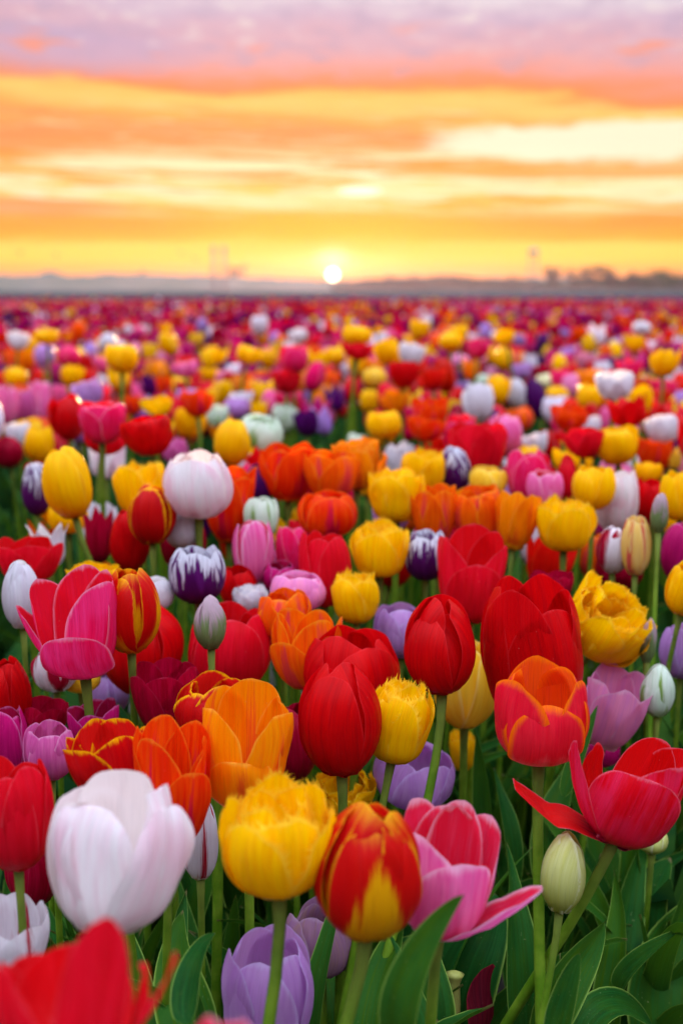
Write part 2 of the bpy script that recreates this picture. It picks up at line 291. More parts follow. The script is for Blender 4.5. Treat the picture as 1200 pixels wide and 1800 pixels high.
# ------------------------------------------------------------------ tulip blooms
SHAPES = {   # profile (radius, height) in units of the bloom's radius; W petal half width; p,q tip roundness
 'egg':   dict(prof=[(.02, 0), (.45, .06), (.80, .45), (.98, 1.05), (.93, 1.65), (.72, 2.2), (.50, 2.45), (.26, 2.66)], W=1.02, p=2.3, q=1.5),
 'tall':  dict(prof=[(.02, 0), (.45, .06), (.82, .5), (.97, 1.2), (.96, 1.9), (.80, 2.5), (.52, 2.9)], W=1.0, p=2.4, q=1.5),
 'cup':   dict(prof=[(.02, 0), (.50, .05), (.86, .42), (1.0, 1.0), (.98, 1.55), (.85, 2.0), (.66, 2.3)], W=1.02, p=2.5, q=1.55),
 'open':  dict(prof=[(.02, 0), (.42, .06), (.78, .42), (.95, 1.0), (1.02, 1.5), (1.02, 1.9), (.98, 2.15)], W=1.02, p=2.8, q=1.7),
 'wide':  dict(prof=[(.02, 0), (.40, .06), (.78, .35), (1.02, .85), (1.22, 1.3), (1.42, 1.6), (1.55, 1.75)], W=.94, p=2.0, q=1.35),
 'goblet': dict(prof=[(.02, 0), (.50, .05), (.84, .45), (.98, 1.05), (1.04, 1.6), (.98, 2.0), (.82, 2.25)], W=1.12, p=3.6, q=1.9),
 'fringe': dict(prof=[(.02, 0), (.50, .05), (.80, .36), (.93, .95), (1.0, 1.55), (.99, 2.05), (.90, 2.4)], W=.92, p=2.8, q=1.6, fringe=1.2, fill=1),
 'bud':   dict(prof=[(.02, 0), (.45, .06), (.85, .6), (1.0, 1.3), (.88, 2.1), (.52, 2.8), (.05, 3.2)], W=1.25, p=1.8, q=1.2),
 'lily':  dict(prof=[(.02, 0), (.45, .06), (.85, .45), (.95, 1.0), (.92, 1.6), (1.05, 2.1), (1.30, 2.4)], W=.80, p=1.35, q=1.0),
 'double': dict(prof=[(.02, 0), (.50, .05), (.86, .40), (1.0, .9), (1.02, 1.35), (.98, 1.65), (.92, 1.8)], W=.62, p=3.2, q=1.8, fringe=.45, dbl=1),
}
def petal(S, theta, rng, nu, nv, out=0, curl=0, zs=1, ws=1, rs=1, bend=0, ruffle=.05, roll=0, fringe=None, side=0, relief=1):
    q = smooth_prof(S['prof']); q = q.copy(); tt = np.linspace(0, 1, len(q))
    r = q[:, 0] * rs + curl * tt ** 3; z = q[:, 1] * zs
    # lean outward about the base, bend sideways along the length
    if out:
        a = R(out) * np.clip(tt * 1.6, 0, 1); r, z = r * np.cos(a) + z * np.sin(a), z * np.cos(a) - r * np.sin(a) * .6
    W = S['W'] * ws; p, qq = S['p'], S['q']; v0 = .46; L = q[-1, 1] * zs
    ph = [rng.uniform(0, 6.28) for _ in range(8)]; rn = rng.random()
    def sh(v):
        a = .30 + .70 * np.sin(np.clip(v / v0, 0, 1) * math.pi / 2) ** .9
        b = (1 - np.clip((v - v0) / (1 - v0), 0, 1) ** p) ** (1 / qq)
        return np.where(v < v0, a, b)
    def fmap(x, v):
        x = np.asarray(x, float); v = np.asarray(v, float); vc = np.clip(v, 0, 1)
        rr = np.interp(vc, tt, r); zz = np.interp(vc, tt, z)
        ex = np.clip(v - 1, 0, 1)
        rr = rr + ex * (r[-1] - r[-8]) / (tt[-1] - tt[-8]); zz = zz + ex * (z[-1] - z[-8]) / (tt[-1] - tt[-8])
        rc = np.clip(rr, .58, 1.0)
        un = x / W
        rad = rr - rc * (1 - np.cos(np.clip(x / rc, -2.4, 2.4)))
        tan = rc * np.sin(np.clip(x / rc, -2.4, 2.4))
        # surface relief: crease along the midrib, gentle puckers, edge ruffle, rolled margin
        rad = rad - .035 * np.exp(-(x / .07) ** 2) * np.sin(vc * 3.1) + relief * .034 * np.sin(5 * un + ph[0] + 2 * vc) * np.sin(3 * vc + ph[1]) * vc + relief * .022 * np.sin(2.3 * un + ph[6]) * np.sin(5 * vc + ph[7])
        rad = rad + relief * .013 * np.sin(12 * un + ph[5] + 1.5 * vc) * vc + .006 * np.sin(23 * un + ph[6]) * vc
        rad = rad + ruffle * np.abs(un) ** 2 * np.sin(11 * vc + ph[2] + 3 * np.sign(un)) * vc + ruffle * .8 * vc ** 5 * np.sin(4.5 * un + ph[3])
        rad = rad + roll * np.abs(un) ** 3 * vc
        tan = tan + bend * vc ** 2 + side * vc
        c, s = math.cos(theta), math.sin(theta)
        return np.stack([rad * c - tan * s, rad * s + tan * c, zz + ruffle * .25 * np.sin(7 * un + ph[4]) * vc ** 3], -1)
    t = np.linspace(0, 1, nv); v = 1 - (1 - t) ** 1.45; u = np.linspace(-1, 1, nu)
    U, V = np.meshgrid(u, v); X = U * sh(V) * W
    verts = fmap(X, V).reshape(-1, 3)
    uv = np.stack([U * .5 + .5, V], -1).reshape(-1, 2)
    uv[:, 0] = (X / W).ravel() * .5 + .5
    rim = np.minimum((1 - np.abs(U)) * sh(V), (1 - V) * L * .9); rim = np.stack([rim.ravel(), np.full(rim.size, rn)], -1)
    faces = [(j * nu + i, j * nu + i + 1, (j + 1) * nu + i + 1, (j + 1) * nu + i) for j in range(nv - 1) for i in range(nu - 1)]
    fr = S.get('fringe', 0) if fringe is None else fringe
    if fr and nu > 8:
        vs = np.linspace(.42, 1, 200); pts = np.r_[np.stack([-sh(vs) * W, vs], 1), np.stack([sh(vs) * W, vs], 1)[::-1]]
        seg = np.hypot(np.diff(pts[:, 0]), np.diff(pts[:, 1] * L)); s = np.r_[0, np.cumsum(seg)]
        n = int(s[-1] / .027); sv = list(verts); su = list(uv); sr = list(rim)
        for k in range(n):
            a = (k + rng.random() * .8) / n * s[-1]; hw = .013 + rng.random() * .011
            g = lambda q_: np.array([np.interp(q_, s, pts[:, 0]), np.interp(q_, s, pts[:, 1])])
            p0, p1, pc = g(a - hw), g(a + hw), g(a); d = (p1 - p0) * [1, L]; d /= np.hypot(*d) + 1e-9; nrm = np.array([-d[1], d[0]])
            ln = (.03 + .15 * rng.random() ** 1.5) * fr; tipp = pc + (nrm + d * rng.uniform(-.6, .6)) * ln / [1, L]
            inn = -nrm * .02 / [1, L]
            b = len(sv)
            for q_ in (p0 + inn, p1 + inn, tipp): sv.append(fmap(q_[0], q_[1])); su.append((q_[0] / W * .5 + .5, min(1, q_[1]))); sr.append((0, rn))
            faces.append((b, b + 2, b + 1))
        verts, uv, rim = np.array(sv), np.array(su), np.array(sr)
    return verts, faces, uv, rim
def bloom(shape, seed, rot=None, ov=None, extra=None, hi=True, n_dbl=24):
    rng = random.Random(seed); S = SHAPES[shape]; ov = ov or {}
    rot = rng.uniform(0, 120) if rot is None else rot
    res = (25, 26) if hi else (8, 10); out = []
    if S.get('dbl'):
        for k in range(n_dbl if hi else 14):
            lay = k / (n_dbl if hi else 14); th = R(k * 137.5 + rng.uniform(-12, 12))
            out.append(petal(S, th, rng, *((11, 13) if hi else (6, 7)), rs=1 - .55 * lay, zs=1.0 + rng.uniform(-.15, .12) - .05 * lay, out=rng.uniform(-4, 14) * (1 - lay), ruffle=.15, ws=rng.uniform(.8, 1.2), bend=rng.uniform(-.2, .2)))
    else:
        for k in range(6):
            inner = k >= 3; th = rot + (k % 3) * 120 + (60 if inner else 0)
            kw = dict(rs=.93 if inner else 1.03, zs=1 + rng.uniform(-.06, .06), ws=1 + rng.uniform(-.07, .07), bend=rng.uniform(-.12, .12), curl=rng.uniform(-.10, .10),
                      out=rng.uniform(-3, 4) if hi else rng.choice((-3, 0, 2, 4, 9)), ruffle=rng.uniform(.02, .07) if hi else rng.uniform(.04, .12), roll=rng.uniform(-.10, .06))
            if hi: kw['relief'] = rng.uniform(1.0, 1.7)
            if S.get('fringe'): kw['ruffle'] = .09; kw['roll'] = rng.uniform(.04, .16) if not inner else 0; kw['zs'] *= rng.uniform(.92, 1.06)
            o2 = dict(ov.get('all', {})); o2.update(ov.get(k, {})); th += o2.pop('th', rng.uniform(-7, 7))
            if o2.pop('skip', 0): continue
            kw.update(o2); out.append(petal(S, R(th), rng, *res, **kw))
        if S.get('fill'):
            for k in range(4): out.append(petal(S, R(rot + 40 + 90 * k + rng.uniform(-15, 15)), rng, *res, rs=.64, ws=.75, zs=1.04 + rng.uniform(-.04, .08), ruffle=.16, out=rng.uniform(-3, 2)))
        for e in extra or []:
            e = dict(e); out.append(petal(S, R(e.pop('th')), rng, *res, **e))
    return out

# ------------------------------------------------------------------ leaves and stems
def leaf_mesh(L, W, a0, a1, fold, twist, seed, nu=7, nv=16, name='leaf'):
    rng = random.Random(seed); t = np.linspace(0, 1, nv); ang = R(a0) + (R(a1) - R(a0)) * t ** 1.6
    ds = L / (nv - 1); x = np.r_[0, np.cumsum(np.sin(ang[:-1]) * ds)]; z = np.r_[0, np.cumsum(np.cos(ang[:-1]) * ds)]
    wd = W * (np.sin(np.pi * np.clip(t, 0, 1) ** .72) ** .75 * (1 - .25 * t) + .25 * (1 - t) ** 3); ph = rng.uniform(0, 6)
    V, U, F_ = [], [], []
    for j in range(nv):
        tw = R(twist) * t[j]; nx, nz = -math.cos(ang[j]), math.sin(ang[j])
        for i in range(nu):
            u = -1 + 2 * i / (nu - 1); lat = u * wd[j]; up = fold * wd[j] * (abs(u) ** 1.4) + .08 * W * math.sin(9 * t[j] + ph + 2 * (u > 0)) * u * u
            cy, cn = lat * math.cos(tw) - up * math.sin(tw), lat * math.sin(tw) + up * math.cos(tw)
            V.append((x[j] + nx * cn, cy, z[j] + nz * cn)); U.append((u * .5 + .5, t[j]))
    for j in range(nv - 1):
        for i in range(nu - 1): F_.append((j * nu + i, j * nu + i + 1, (j + 1) * nu + i + 1, (j + 1) * nu + i))
    return mesh(name, V, F_, MATS['leaf_green'], U)
LEAVES = []
rl = random.Random(5)
for k in range(12):
    LEAVES.append(leaf_mesh(rl.uniform(.24, .36), rl.uniform(.011, .024), rl.uniform(2, 12), rl.uniform(15, 75), rl.uniform(.25, .7), rl.uniform(-50, 50), k))
def leaf_px(parent, pts, wpx, roll=0, fold=.35, seed=0, origin=None):
    """a leaf along a spine of points (px, py, depth); width in photo pixels at mid depth"""
    rng = random.Random(seed); W3 = np.array([P(*p) for p in pts]); dm = np.mean([p[2] for p in pts]); W = wpx / 2 * dm / F
    n = 18; k = np.linspace(0, 1, len(pts)); t = np.linspace(0, 1, n); deg = min(3, len(pts) - 1)
    sp_ = np.stack([np.polyval(np.polyfit(k, W3[:, i], deg if len(pts) > deg else deg), t) for i in range(3)], 1)
    tg = np.gradient(sp_, axis=0); tg /= np.linalg.norm(tg, axis=1)[:, None]
    wd = W * (np.sin(np.pi * np.clip(t, 0, 1) ** .7) ** .7 + .3 * (1 - t) ** 2); V, U, Fc = [], [], []; nu = 9; ph = rng.uniform(0, 6)
    for j in range(n):
        vd = sp_[j] - CAM; vd /= np.linalg.norm(vd); sd = np.cross(tg[j], vd); sd /= np.linalg.norm(sd); nn = np.cross(sd, tg[j]); a = R(roll * (0.5 + t[j]))
        s2 = sd * math.cos(a) + nn * math.sin(a); n2_ = -sd * math.sin(a) + nn * math.cos(a)
        for i in range(nu):
            u = -1 + 2 * i / (nu - 1); V.append(sp_[j] + s2 * u * wd[j] - n2_ * (fold * wd[j] * abs(u) ** 1.5 + .05 * W * math.sin(8 * t[j] + ph) * u)); U.append((u * .5 + .5, t[j]))
    for j in range(n - 1):
        for i in range(nu - 1): Fc.append((j * nu + i, j * nu + i + 1, (j + 1) * nu + i + 1, (j + 1) * nu + i))
    o0 = np.array(parent.location); V = np.array(V) - o0
    return link('leaf', mesh('leaf', V, Fc, MATS['leaf_green'], U), parent)
def tube(pts, rad, ns=8):
    pts = np.array(pts, float); n = len(pts); tg = np.gradient(pts, axis=0); tg /= np.linalg.norm(tg, axis=1)[:, None]; V, Fc, U = [], [], []
    for j in range(n):
        a = np.cross(tg[j], [0, 1, .01]); a /= np.linalg.norm(a); b = np.cross(tg[j], a); rr = rad[j] if hasattr(rad, '__len__') else rad
        for i in range(ns):
            q = 2 * math.pi * i / ns; V.append(pts[j] + rr * (math.cos(q) * a + math.sin(q) * b)); U.append((i / ns, j / (n - 1)))
    for j in range(n - 1):
        for i in range(ns): Fc.append((j * ns + i, j * ns + (i + 1) % ns, (j + 1) * ns + (i + 1) % ns, (j + 1) * ns + i))
    Fc.append(tuple(range(ns))[::-1]); Fc.append(tuple((n - 1) * ns + i for i in range(ns)))
    return V, Fc, U

POOL = {}
def get_bloom(shape, mat, seed, hi, **kw):
    key = (shape, mat, seed, hi, repr(kw))
    if key not in POOL:
        geo = bloom(shape, seed, hi=hi, **kw)
        POOL[key] = (np.vstack([g[0] for g in geo]), [mesh('petal', g[0], g[1], MATS[mat], g[2], g[3]) for g in geo])
    return POOL[key]
TULIPS = []     # records for labels
rs = random.Random(11)
def tulip(box, shape, mat, d=None, seed=None, tilt=(0, 0), hi=True, leaves=3, stem_r=.0034, ground=None, lab=None, lm=None, look=None, pistil=False, leafpx=(), group=None, cat='tulip', **kw):
    x0, y0, x1, y1 = box
    if d is None: d = depth_at((y0 + y1) / 2)
    if seed is None: seed = rs.randrange(10000)
    V, meshes = get_bloom(shape, mat, seed, hi, **kw)
    rot = (Matrix.Rotation(R(tilt[0]), 4, 'Y') @ Matrix.Rotation(R(tilt[1]), 4, 'X'))
    Rm = np.array(rot.to_3x3()); s = (x1 - x0) * d / F / 2; sz = s; B = P((x0 + x1) / 2, y1, d)
    for it in range(9):
        W3 = (V * [s, s, sz]) @ Rm.T + B; q = proj(W3); lo, hi_ = q[:, :2].min(0), q[:, :2].max(0)
        fx = (x1 - x0) / (hi_[0] - lo[0]); fy = (y1 - y0) / (hi_[1] - lo[1])
        s *= min(1.5, max(.6, fx)); sz = min(max(sz * min(1.4, max(.6, fy ** 1.2)), s * .55), s * 2.0)
        B = B + RT * ((x0 + x1) / 2 - (lo[0] + hi_[0]) / 2) * d / F - UP * ((y0 + y1) / 2 - (lo[1] + hi_[1]) / 2) * d / F
    if ground is None: g = np.array([B[0] - math.sin(R(tilt[0])) * .12 + rs.uniform(-.012, .012), B[1] + math.sin(R(tilt[1])) * .08 + rs.uniform(-.01, .02), 0])
    else: g = P(ground[0], ground[1], ground[2]); k = (0 - B[2]) / (g[2] - B[2]); g = B + (g - B) * k
    root = link('tulip', None); root.location = g
    M = Matrix.Translation(Vector(B - g)) @ rot @ Matrix.Diagonal((s, s, sz, 1))
    for me in meshes: link('petal', me, root, M)
    axis = Rm @ np.array([0, 0, 1.0]); hgt = np.linalg.norm(B - g)
    t = np.linspace(0, 1, 14)[:, None]; c1 = (g * .45 + B * .55) * [1, 1, 1]; c2 = B - axis * hgt * .22
    c1 = g + np.array([0, 0, hgt * .4]) + (B - g) * [.15, .15, 0]
    pts = g * (1 - t) ** 3 + 3 * c1 * t * (1 - t) ** 2 + 3 * c2 * t * t * (1 - t) + (B + axis * s * .10) * t ** 3 - g
    sr = stem_r * min(1.15, max(.75, s / .027)); rad = [sr * (1.15 - .2 * k) for k in np.linspace(0, 1, 13)] + [sr * 1.25]
    v, f, u = tube(pts, rad); link('stem', mesh('stem', v, f, MATS['stem'], u), root)
    if pistil:
        v, f, u = tube([(0, 0, .1), (0, 0, .5), (0, 0, .9), (0, 0, 1.02), (0, 0, 1.1)], [.12, .15, .12, .22, .08], 9); link('pistil', mesh('pistil', v, f, MATS['pistil'], u), root, M)
        for k in range(6):
            a = k * math.pi / 3; ca, sa = math.cos(a), math.sin(a); v, f, u = tube([(.12 * ca, .12 * sa, .1), (.25 * ca, .25 * sa, .5), (.30 * ca, .30 * sa, .6), (.32 * ca, .32 * sa, .9)], [.03, .03, .07, .05], 6)
            link('stamen', mesh('stamen', v, f, MATS['stamen'], u), root, M)
    for k in range(leaves + (3 if d < 1.15 else 0)):
        lm_ = rs.choice(LEAVES); sc_ = hgt / .47 * rs.uniform(.8, 1.12)
        link('leaf', lm_, root, Matrix.Rotation(rs.uniform(0, 6.28), 4, 'Z') @ Matrix.Translation((rs.uniform(0, .008), 0, rs.uniform(0, .06))) @ Matrix.Diagonal((sc_, sc_ * rs.uniform(.85, 1.2), sc_, 1)))
    for lp in leafpx: leaf_px(root, *lp[0], **lp[1]) if isinstance(lp, tuple) and isinstance(lp[-1], dict) else leaf_px(root, *lp)
    TULIPS.append(dict(o=root, box=box, d=d, mat=mat, shape=shape, lab=lab, lm=lm, look=look, wr=(x1 - x0) * d / F, asp=sz / s, group=group, cat=cat))
    return root

# ------------------------------------------------------------------ ground
def sheet(name, x0, x1, y0, y1, z, mat, sub=(2, 2), amp=0, kind='structure'):
    rng = random.Random(3); nx, ny = sub; V = [(x0 + (x1 - x0) * i / nx, y0 + (y1 - y0) * j / ny, z + (rng.uniform(-amp, amp) if 0 < i < nx and 0 < j < ny else 0)) for j in range(ny + 1) for i in range(nx + 1)]
    Fc = [(j * (nx + 1) + i, j * (nx + 1) + i + 1, (j + 1) * (nx + 1) + i + 1, (j + 1) * (nx + 1) + i) for j in range(ny) for i in range(nx)]
    return tag(link(name, mesh(name, V, Fc, mat, [(p[0], p[1]) for p in V])), kind=kind)
sheet('ground', -3200, 3200, -20, 3200, -.03, MATS['soil'])
sheet('soil_bed', -3, 3, -.5, 6, 0, MATS['soil'], (120, 140), .010)
sheet('meadow', -1500, 1500, 36, 2500, .004, MATS['meadow'])

# ------------------------------------------------------------------ the tulips nearest the camera, one by one
# nearest row
tulip((-25, 1612, 312, 1900), 'open', 'rosered', .42, 3, hi=True, rot=-90, tilt=(0, -14), ov={0: dict(th=-52, zs=.86, ws=.72, rs=1.06, relief=2), 3: dict(th=-34, zs=1.26, ws=.50, rs=1.0, relief=2), 1: dict(th=-18, zs=.70, ws=.5), 2: dict(zs=.70), 5: dict(zs=.76, th=-10), 4: dict(zs=.74)},
      extra=[dict(th=-100, zs=.50, ws=.5, out=12, rs=1.1), dict(th=-8, zs=.90, ws=.28, out=6, curl=.3)],
      lab='blurred red tulip with pale pink rims, nearest of all in the bottom left corner', lm='the nearest blurred red tulip')
tulip((318, 1785, 470, 1985), 'cup', 'pink', .36, 8, lab='blurred pink tulip tip just poking up beside the nearest blurred red tulip')
tulip((82, 1353, 343, 1648), 'goblet', 'blush', .57, 21, rot=-118, tilt=(2, -13), ov={'all': dict(ruffle=.10, relief=2.3), 0: dict(th=-4, ws=1.05, zs=.96, roll=-.06, rs=1.0), 3: dict(th=20, zs=.98, rs=1.12, ws=.72, roll=.10, bend=.22, side=.04), 1: dict(th=-8, zs=1.06, curl=.06, ws=.62, rs=.98), 2: dict(zs=1.0), 4: dict(zs=1.14, th=22, ws=1.05, rs=.8, curl=-.1), 5: dict(zs=.92)},
      lab='large white tulip flushed with pale pink, fullest bloom at the lower left', lm='the large white tulip at lower left', leafpx=[(([(330, 1800, .62), (332, 1730, .64), (352, 1670, .66), (378, 1640, .70)], 50), dict(roll=40, seed=3))])
tulip((-42, 1328, 96, 1533), 'cup', 'rosered', .66, 4, rot=-95, lab='rose red closed tulip cut off by the left edge beside the large white tulip', lm='the rose red tulip at the left edge')
tulip((8, 1440, 112, 1597), 'egg', 'crimson', .78, 6, lab='dark crimson tulip hidden in shade under the rose red tulip at the left edge')
tulip((-55, 1568, 88, 1735), 'open', 'whitered', .66, 7, rot=-100, lab='white tulip with a thin red stripe low at the left edge', lm='the red striped white tulip')
tulip((381, 1347, 592, 1583), 'fringe', 'yellow', .60, 12, rot=-75, tilt=(-3, 0), ov={0: dict(th=0, zs=.97, ws=1.05), 3: dict(th=6, zs=.93, rs=1.02), 5: dict(th=10, zs=.95, rs=1.04, ws=.9), 4: dict(zs=1.08)},
      lab='large yellow fringed tulip with a ragged crown, right of the large white tulip', lm='the large yellow fringed tulip', ground=(452, 1800, .60))
tulip((549, 1408, 742, 1658), 'egg', 'redflame', .60, 14, rot=-80, tilt=(2, 3), ov={0: dict(th=0, ws=1.0), 5: dict(zs=1.05), 3: dict(zs=1.0), 'all': dict(ruffle=.04)}, ground=(588, 1800, .6),
      lab='closed red tulip with a big yellow flame up its front and yellow tip', lm='the yellow flamed red tulip')
tulip((697, 1402, 953, 1656), 'open', 'pink', .65, 31, rot=-92, tilt=(4, 2), pistil=True, ov={0: dict(th=16, zs=.84, ws=1.14, rs=1.08, curl=-.05), 3: dict(th=-2, zs=1.0, ws=.86, out=27, curl=.3, rs=1.0), 1: dict(zs=1.0, th=2, out=1), 4: dict(zs=1.02, th=-8, out=-3), 2: dict(zs=1.06, out=-3), 5: dict(zs=1.0, th=16, ws=1.05, out=-3, rs=1.0)}, extra=[dict(th=60, zs=1.08, ws=.8, rs=.8, out=-2)],
      lab='open pink tulip with hot pink inside and one petal flaring right', lm='the open pink tulip', leafpx=[(([(700, 1830, .58), (712, 1740, .57), (755, 1650, .57), (815, 1572, .56)], 66), dict(roll=25, seed=1))])
tulip((389, 1621, 552, 1860), 'cup', 'lilac', .72, 17, rot=-100, lab='pale lilac tulip low down below the large yellow fringed tulip', lm='the low lilac tulip')
tulip((497, 1570, 632, 1722), 'cup', 'dusty', .84, 19, lab='dusty mauve tulip fading brown, behind the yellow flamed red tulip')
tulip((949, 1460, 1029, 1608), 'bud', 'limebud', .76, 23, rot=-125, tilt=(3, 0), ground=(948, 1800, .76), lab='creamy lime closed bud on its own stem right of the open pink tulip', lm='the creamy lime bud',
      leafpx=[(([(955, 1830, .80), (985, 1740, .80), (1030, 1672, .82), (1062, 1620, .84)], 74), dict(roll=-35, seed=2)), (([(975, 1830, .70), (985, 1780, .70), (1003, 1720, .70), (1018, 1676, .70)], 44), dict(roll=15, seed=4)), (([(1010, 1850, .8), (1060, 1775, .82), (1110, 1775, .86), (1150, 1810, .9)], 60), dict(roll=40, seed=5))])
tulip((900, 1296, 1210, 1497), 'open', 'raggedred', .76, 27, rot=-110, tilt=(16, 4), pistil=True, ov={0: dict(th=4, zs=.86, ws=1.2, rs=1.05, curl=-.1), 3: dict(th=0, zs=.98, ws=1.15, out=-4, curl=-.1), 1: dict(zs=1.02, out=-2), 2: dict(zs=.8, ws=.5), 4: dict(zs=.98, ws=.7), 5: dict(skip=1)}, ground=(960, 1720, .80),
      extra=[dict(th=182, zs=1.08, ws=.52, out=56, curl=.1, ruffle=.05), dict(th=-158, zs=1.05, ws=.34, out=14, curl=.15, bend=-.3)], lab='ragged red tulip dropping petals, one petal sticking out flat to the left', lm='the ragged red tulip')
tulip((1118, 1448, 1174, 1503), 'bud', 'limebud', .95, 29, lab='small lime bud half hidden behind the ragged red tulip')
tulip((643, 1181, 764, 1345), 'fringe', 'yellow', .82, 33, rot=-110, tilt=(10, -4), ov={0: dict(ws=1.05, zs=.95), 3: dict(ws=.9, zs=.98, rs=1.0), 'all': dict(curl=-.22)}, ground=(676, 1410, .82), lab='narrow yellow fringed tulip leaning on the red tulips in the middle', lm='the narrow yellow fringed tulip')
tulip((524, 1164, 671, 1368), 'egg', 'red', .80, 36, rot=-115, tilt=(-2, 0), ov={0: dict(ws=1.05), 3: dict(rs=1.0)}, lab='tall glossy red tulip left of the narrow yellow fringed tulip', lm='the glossy red tulip')
tulip((533, 1098, 704, 1270), 'cup', 'red', .93, 39, rot=-60, lab='wide red tulip directly behind the glossy red tulip')
tulip((709, 1044, 836, 1223), 'egg', 'red', .88, 41, rot=-100, tilt=(-2, 0), ov={0: dict(ws=.85, zs=.88, th=-30), 3: dict(ws=.85, zs=.85, th=15), 1: dict(th=-20)}, ground=(735, 1410, .86), lab='deep red egg shaped tulip standing clear above the narrow yellow fringed tulip', lm='the egg shaped red tulip')
tulip((843, 1008, 1025, 1282), 'cup', 'red', .92, 43, rot=-60, tilt=(-5, 8), ov={0: dict(ws=1.15, zs=.92, rs=1.04), 5: dict(rs=.98, zs=1.06), 3: dict(zs=.95), 'all': dict(ruffle=.07)}, lab='biggest red tulip, rising behind the orange edged tulip', lm='the biggest red tulip')
tulip((868, 1152, 1036, 1348), 'cup', 'sunset', .80, 46, rot=-88, ov={0: dict(th=0, zs=.80, ws=.95, curl=.22, rs=1.12), 3: dict(th=0, zs=1.0, curl=.30, rs=.97), 5: dict(th=0, zs=1.02, curl=.30, rs=.97), 1: dict(zs=1.03), 2: dict(zs=1.03), 4: dict(zs=1.08)}, ground=(950, 1800, .78), lab='orange edged pink tulip in sharp focus in front of the biggest red tulip', lm='the orange edged tulip',
      leafpx=[(([(800, 1850, .86), (815, 1720, .87), (850, 1640, .88), (868, 1570, .92)], 108), dict(roll=6, seed=7, fold=.2)), (([(925, 1850, .82), (915, 1720, .83), (905, 1600, .85), (890, 1480, .9)], 66), dict(roll=-40, seed=8)), (([(990, 1400, .92), (1010, 1340, .93), (1030, 1290, .94), (1050, 1238, .95)], 26), dict(roll=20, seed=9))])
tulip((760, 1118, 878, 1282), 'cup', 'lemon', 1.02, 48, rot=-40, lab='pale yellow tulip with creamy edges between the egg shaped and biggest red tulips')
tulip((1022, 1162, 1148, 1322), 'open', 'softpink', 1.0, 51, tilt=(10, 10), ov={'all': dict(ruffle=.12)}, lab='ruffled pale pink and lilac tulip right of the orange edged tulip', lm='the ruffled pale pink tulip')
tulip((1123, 1166, 1186, 1262), 'bud', 'greenwhite', .98, 53, lab='white bud streaked with green at the right edge', lm='the green streaked white bud')
tulip((992, 1000, 1155, 1174), 'double', 'yellow', 1.02, 57, tilt=(22, 28), lab='big double yellow tulip, many petalled and nodding right', lm='the double yellow tulip')
tulip((1122, 1085, 1154, 1166), 'bud', 'greenbud', 1.0, 59, ground=(1140, 1400, 1.0), lab='pointed plain green bud in front of the double yellow tulip', lm='the pointed green bud')
tulip((788, 1277, 838, 1357), 'fringe', 'yellow', 1.1, 61, lab='small yellow tulip low between stems under the pale yellow tulip')
tulip((655, 1300, 800, 1428), 'cup', 'lilac', .96, 63, tilt=(10, 10), lab='lilac tulip behind the stems under the narrow yellow fringed tulip', lm='the lilac tulip behind stems')
tulip((545, 1345, 662, 1432), 'double', 'yellow', .95, 66, tilt=(-10, 20), lab='shaded double yellow tulip beneath the glossy red tulip')
tulip((356, 1192, 516, 1428), 'goblet', 'amber', .74, 69, rot=-92, ov={0: dict(th=0, zs=.62, ws=.9, out=3, curl=.1, rs=1.1), 3: dict(zs=1.0, th=0, out=4, curl=.25), 4: dict(zs=1.12), 5: dict(zs=1.02, th=6), 1: dict(zs=1.0), 2: dict(zs=1.08), 'all': dict(ruffle=.11)}, lab='frilled amber orange tulip with a short folded front petal', lm='the frilled amber tulip')
tulip((110, 1262, 262, 1416), 'open', 'rededge', .73, 71, rot=-110, tilt=(-4, 4), ov={0: dict(zs=1.0), 'all': dict(ruffle=.08)}, lab='open red tulip with jagged yellow edges behind the large white tulip', lm='the jagged edged red tulip')
tulip((234, 1256, 372, 1502), 'open', 'orangered', .71, 74, rot=-60, tilt=(4, 2), ov={0: dict(zs=.85, th=6, out=8), 3: dict(zs=.95), 'all': dict(ruffle=.09)}, lab='orange and red tulip tucked behind the right side of the large white tulip', lm='the orange and red tulip')
tulip((318, 1408, 384, 1548), 'cup', 'whitered', .80, 76, lab='white tulip feathered red and yellow, mostly hidden beside the frilled amber tulip')
tulip((305, 1178, 458, 1312), 'cup', 'rededge', .86, 79, rot=-120, ov={'all': dict(ruffle=.08)}, lab='red tulip with broad yellow rims just behind the frilled amber tulip')
tulip((228, 1155, 350, 1296), 'open', 'crimson', .90, 81, rot=-140, lab='dark crimson tulip left of the yellow rimmed red tulip', lm='the dark crimson tulip')
tulip((478, 1235, 560, 1375), 'egg', 'crimson', .92, 83, lab='dark crimson tulip in shadow between the frilled amber and glossy red tulips')
tulip((28, 992, 208, 1196), 'open', 'hotpink', .88, 86, rot=-92, tilt=(-4, 0), pistil=True, ov={0: dict(th=0, zs=.62, ws=1.1, out=8, roll=.1, rs=1.1, curl=.1), 3: dict(zs=1.0, th=-6, out=0, ws=1.05), 5: dict(zs=.92, th=-18, out=18, ws=.8), 1: dict(zs=1.02), 2: dict(zs=1.0, out=4), 4: dict(zs=1.05)}, lab='large open hot pink tulip with a folded magenta front petal', lm='the open hot pink tulip')
tulip((172, 998, 283, 1150), 'egg', 'redflame', .90, 89, rot=-130, lab='red tulip with yellow flames right of the open hot pink tulip', lm='the flamed tulip beside the hot pink one')
tulip((176, 1048, 324, 1224), 'egg', 'red', 1.02, 91, lab='dark red tulip behind the smaller yellow flamed tulip on the left')
tulip((340, 1045, 398, 1143), 'bud', 'greenbud', .92, 93, rot=-70, lab='plump green bud with pale pink tip in front of a big red tulip', lm='the pink tipped green bud')
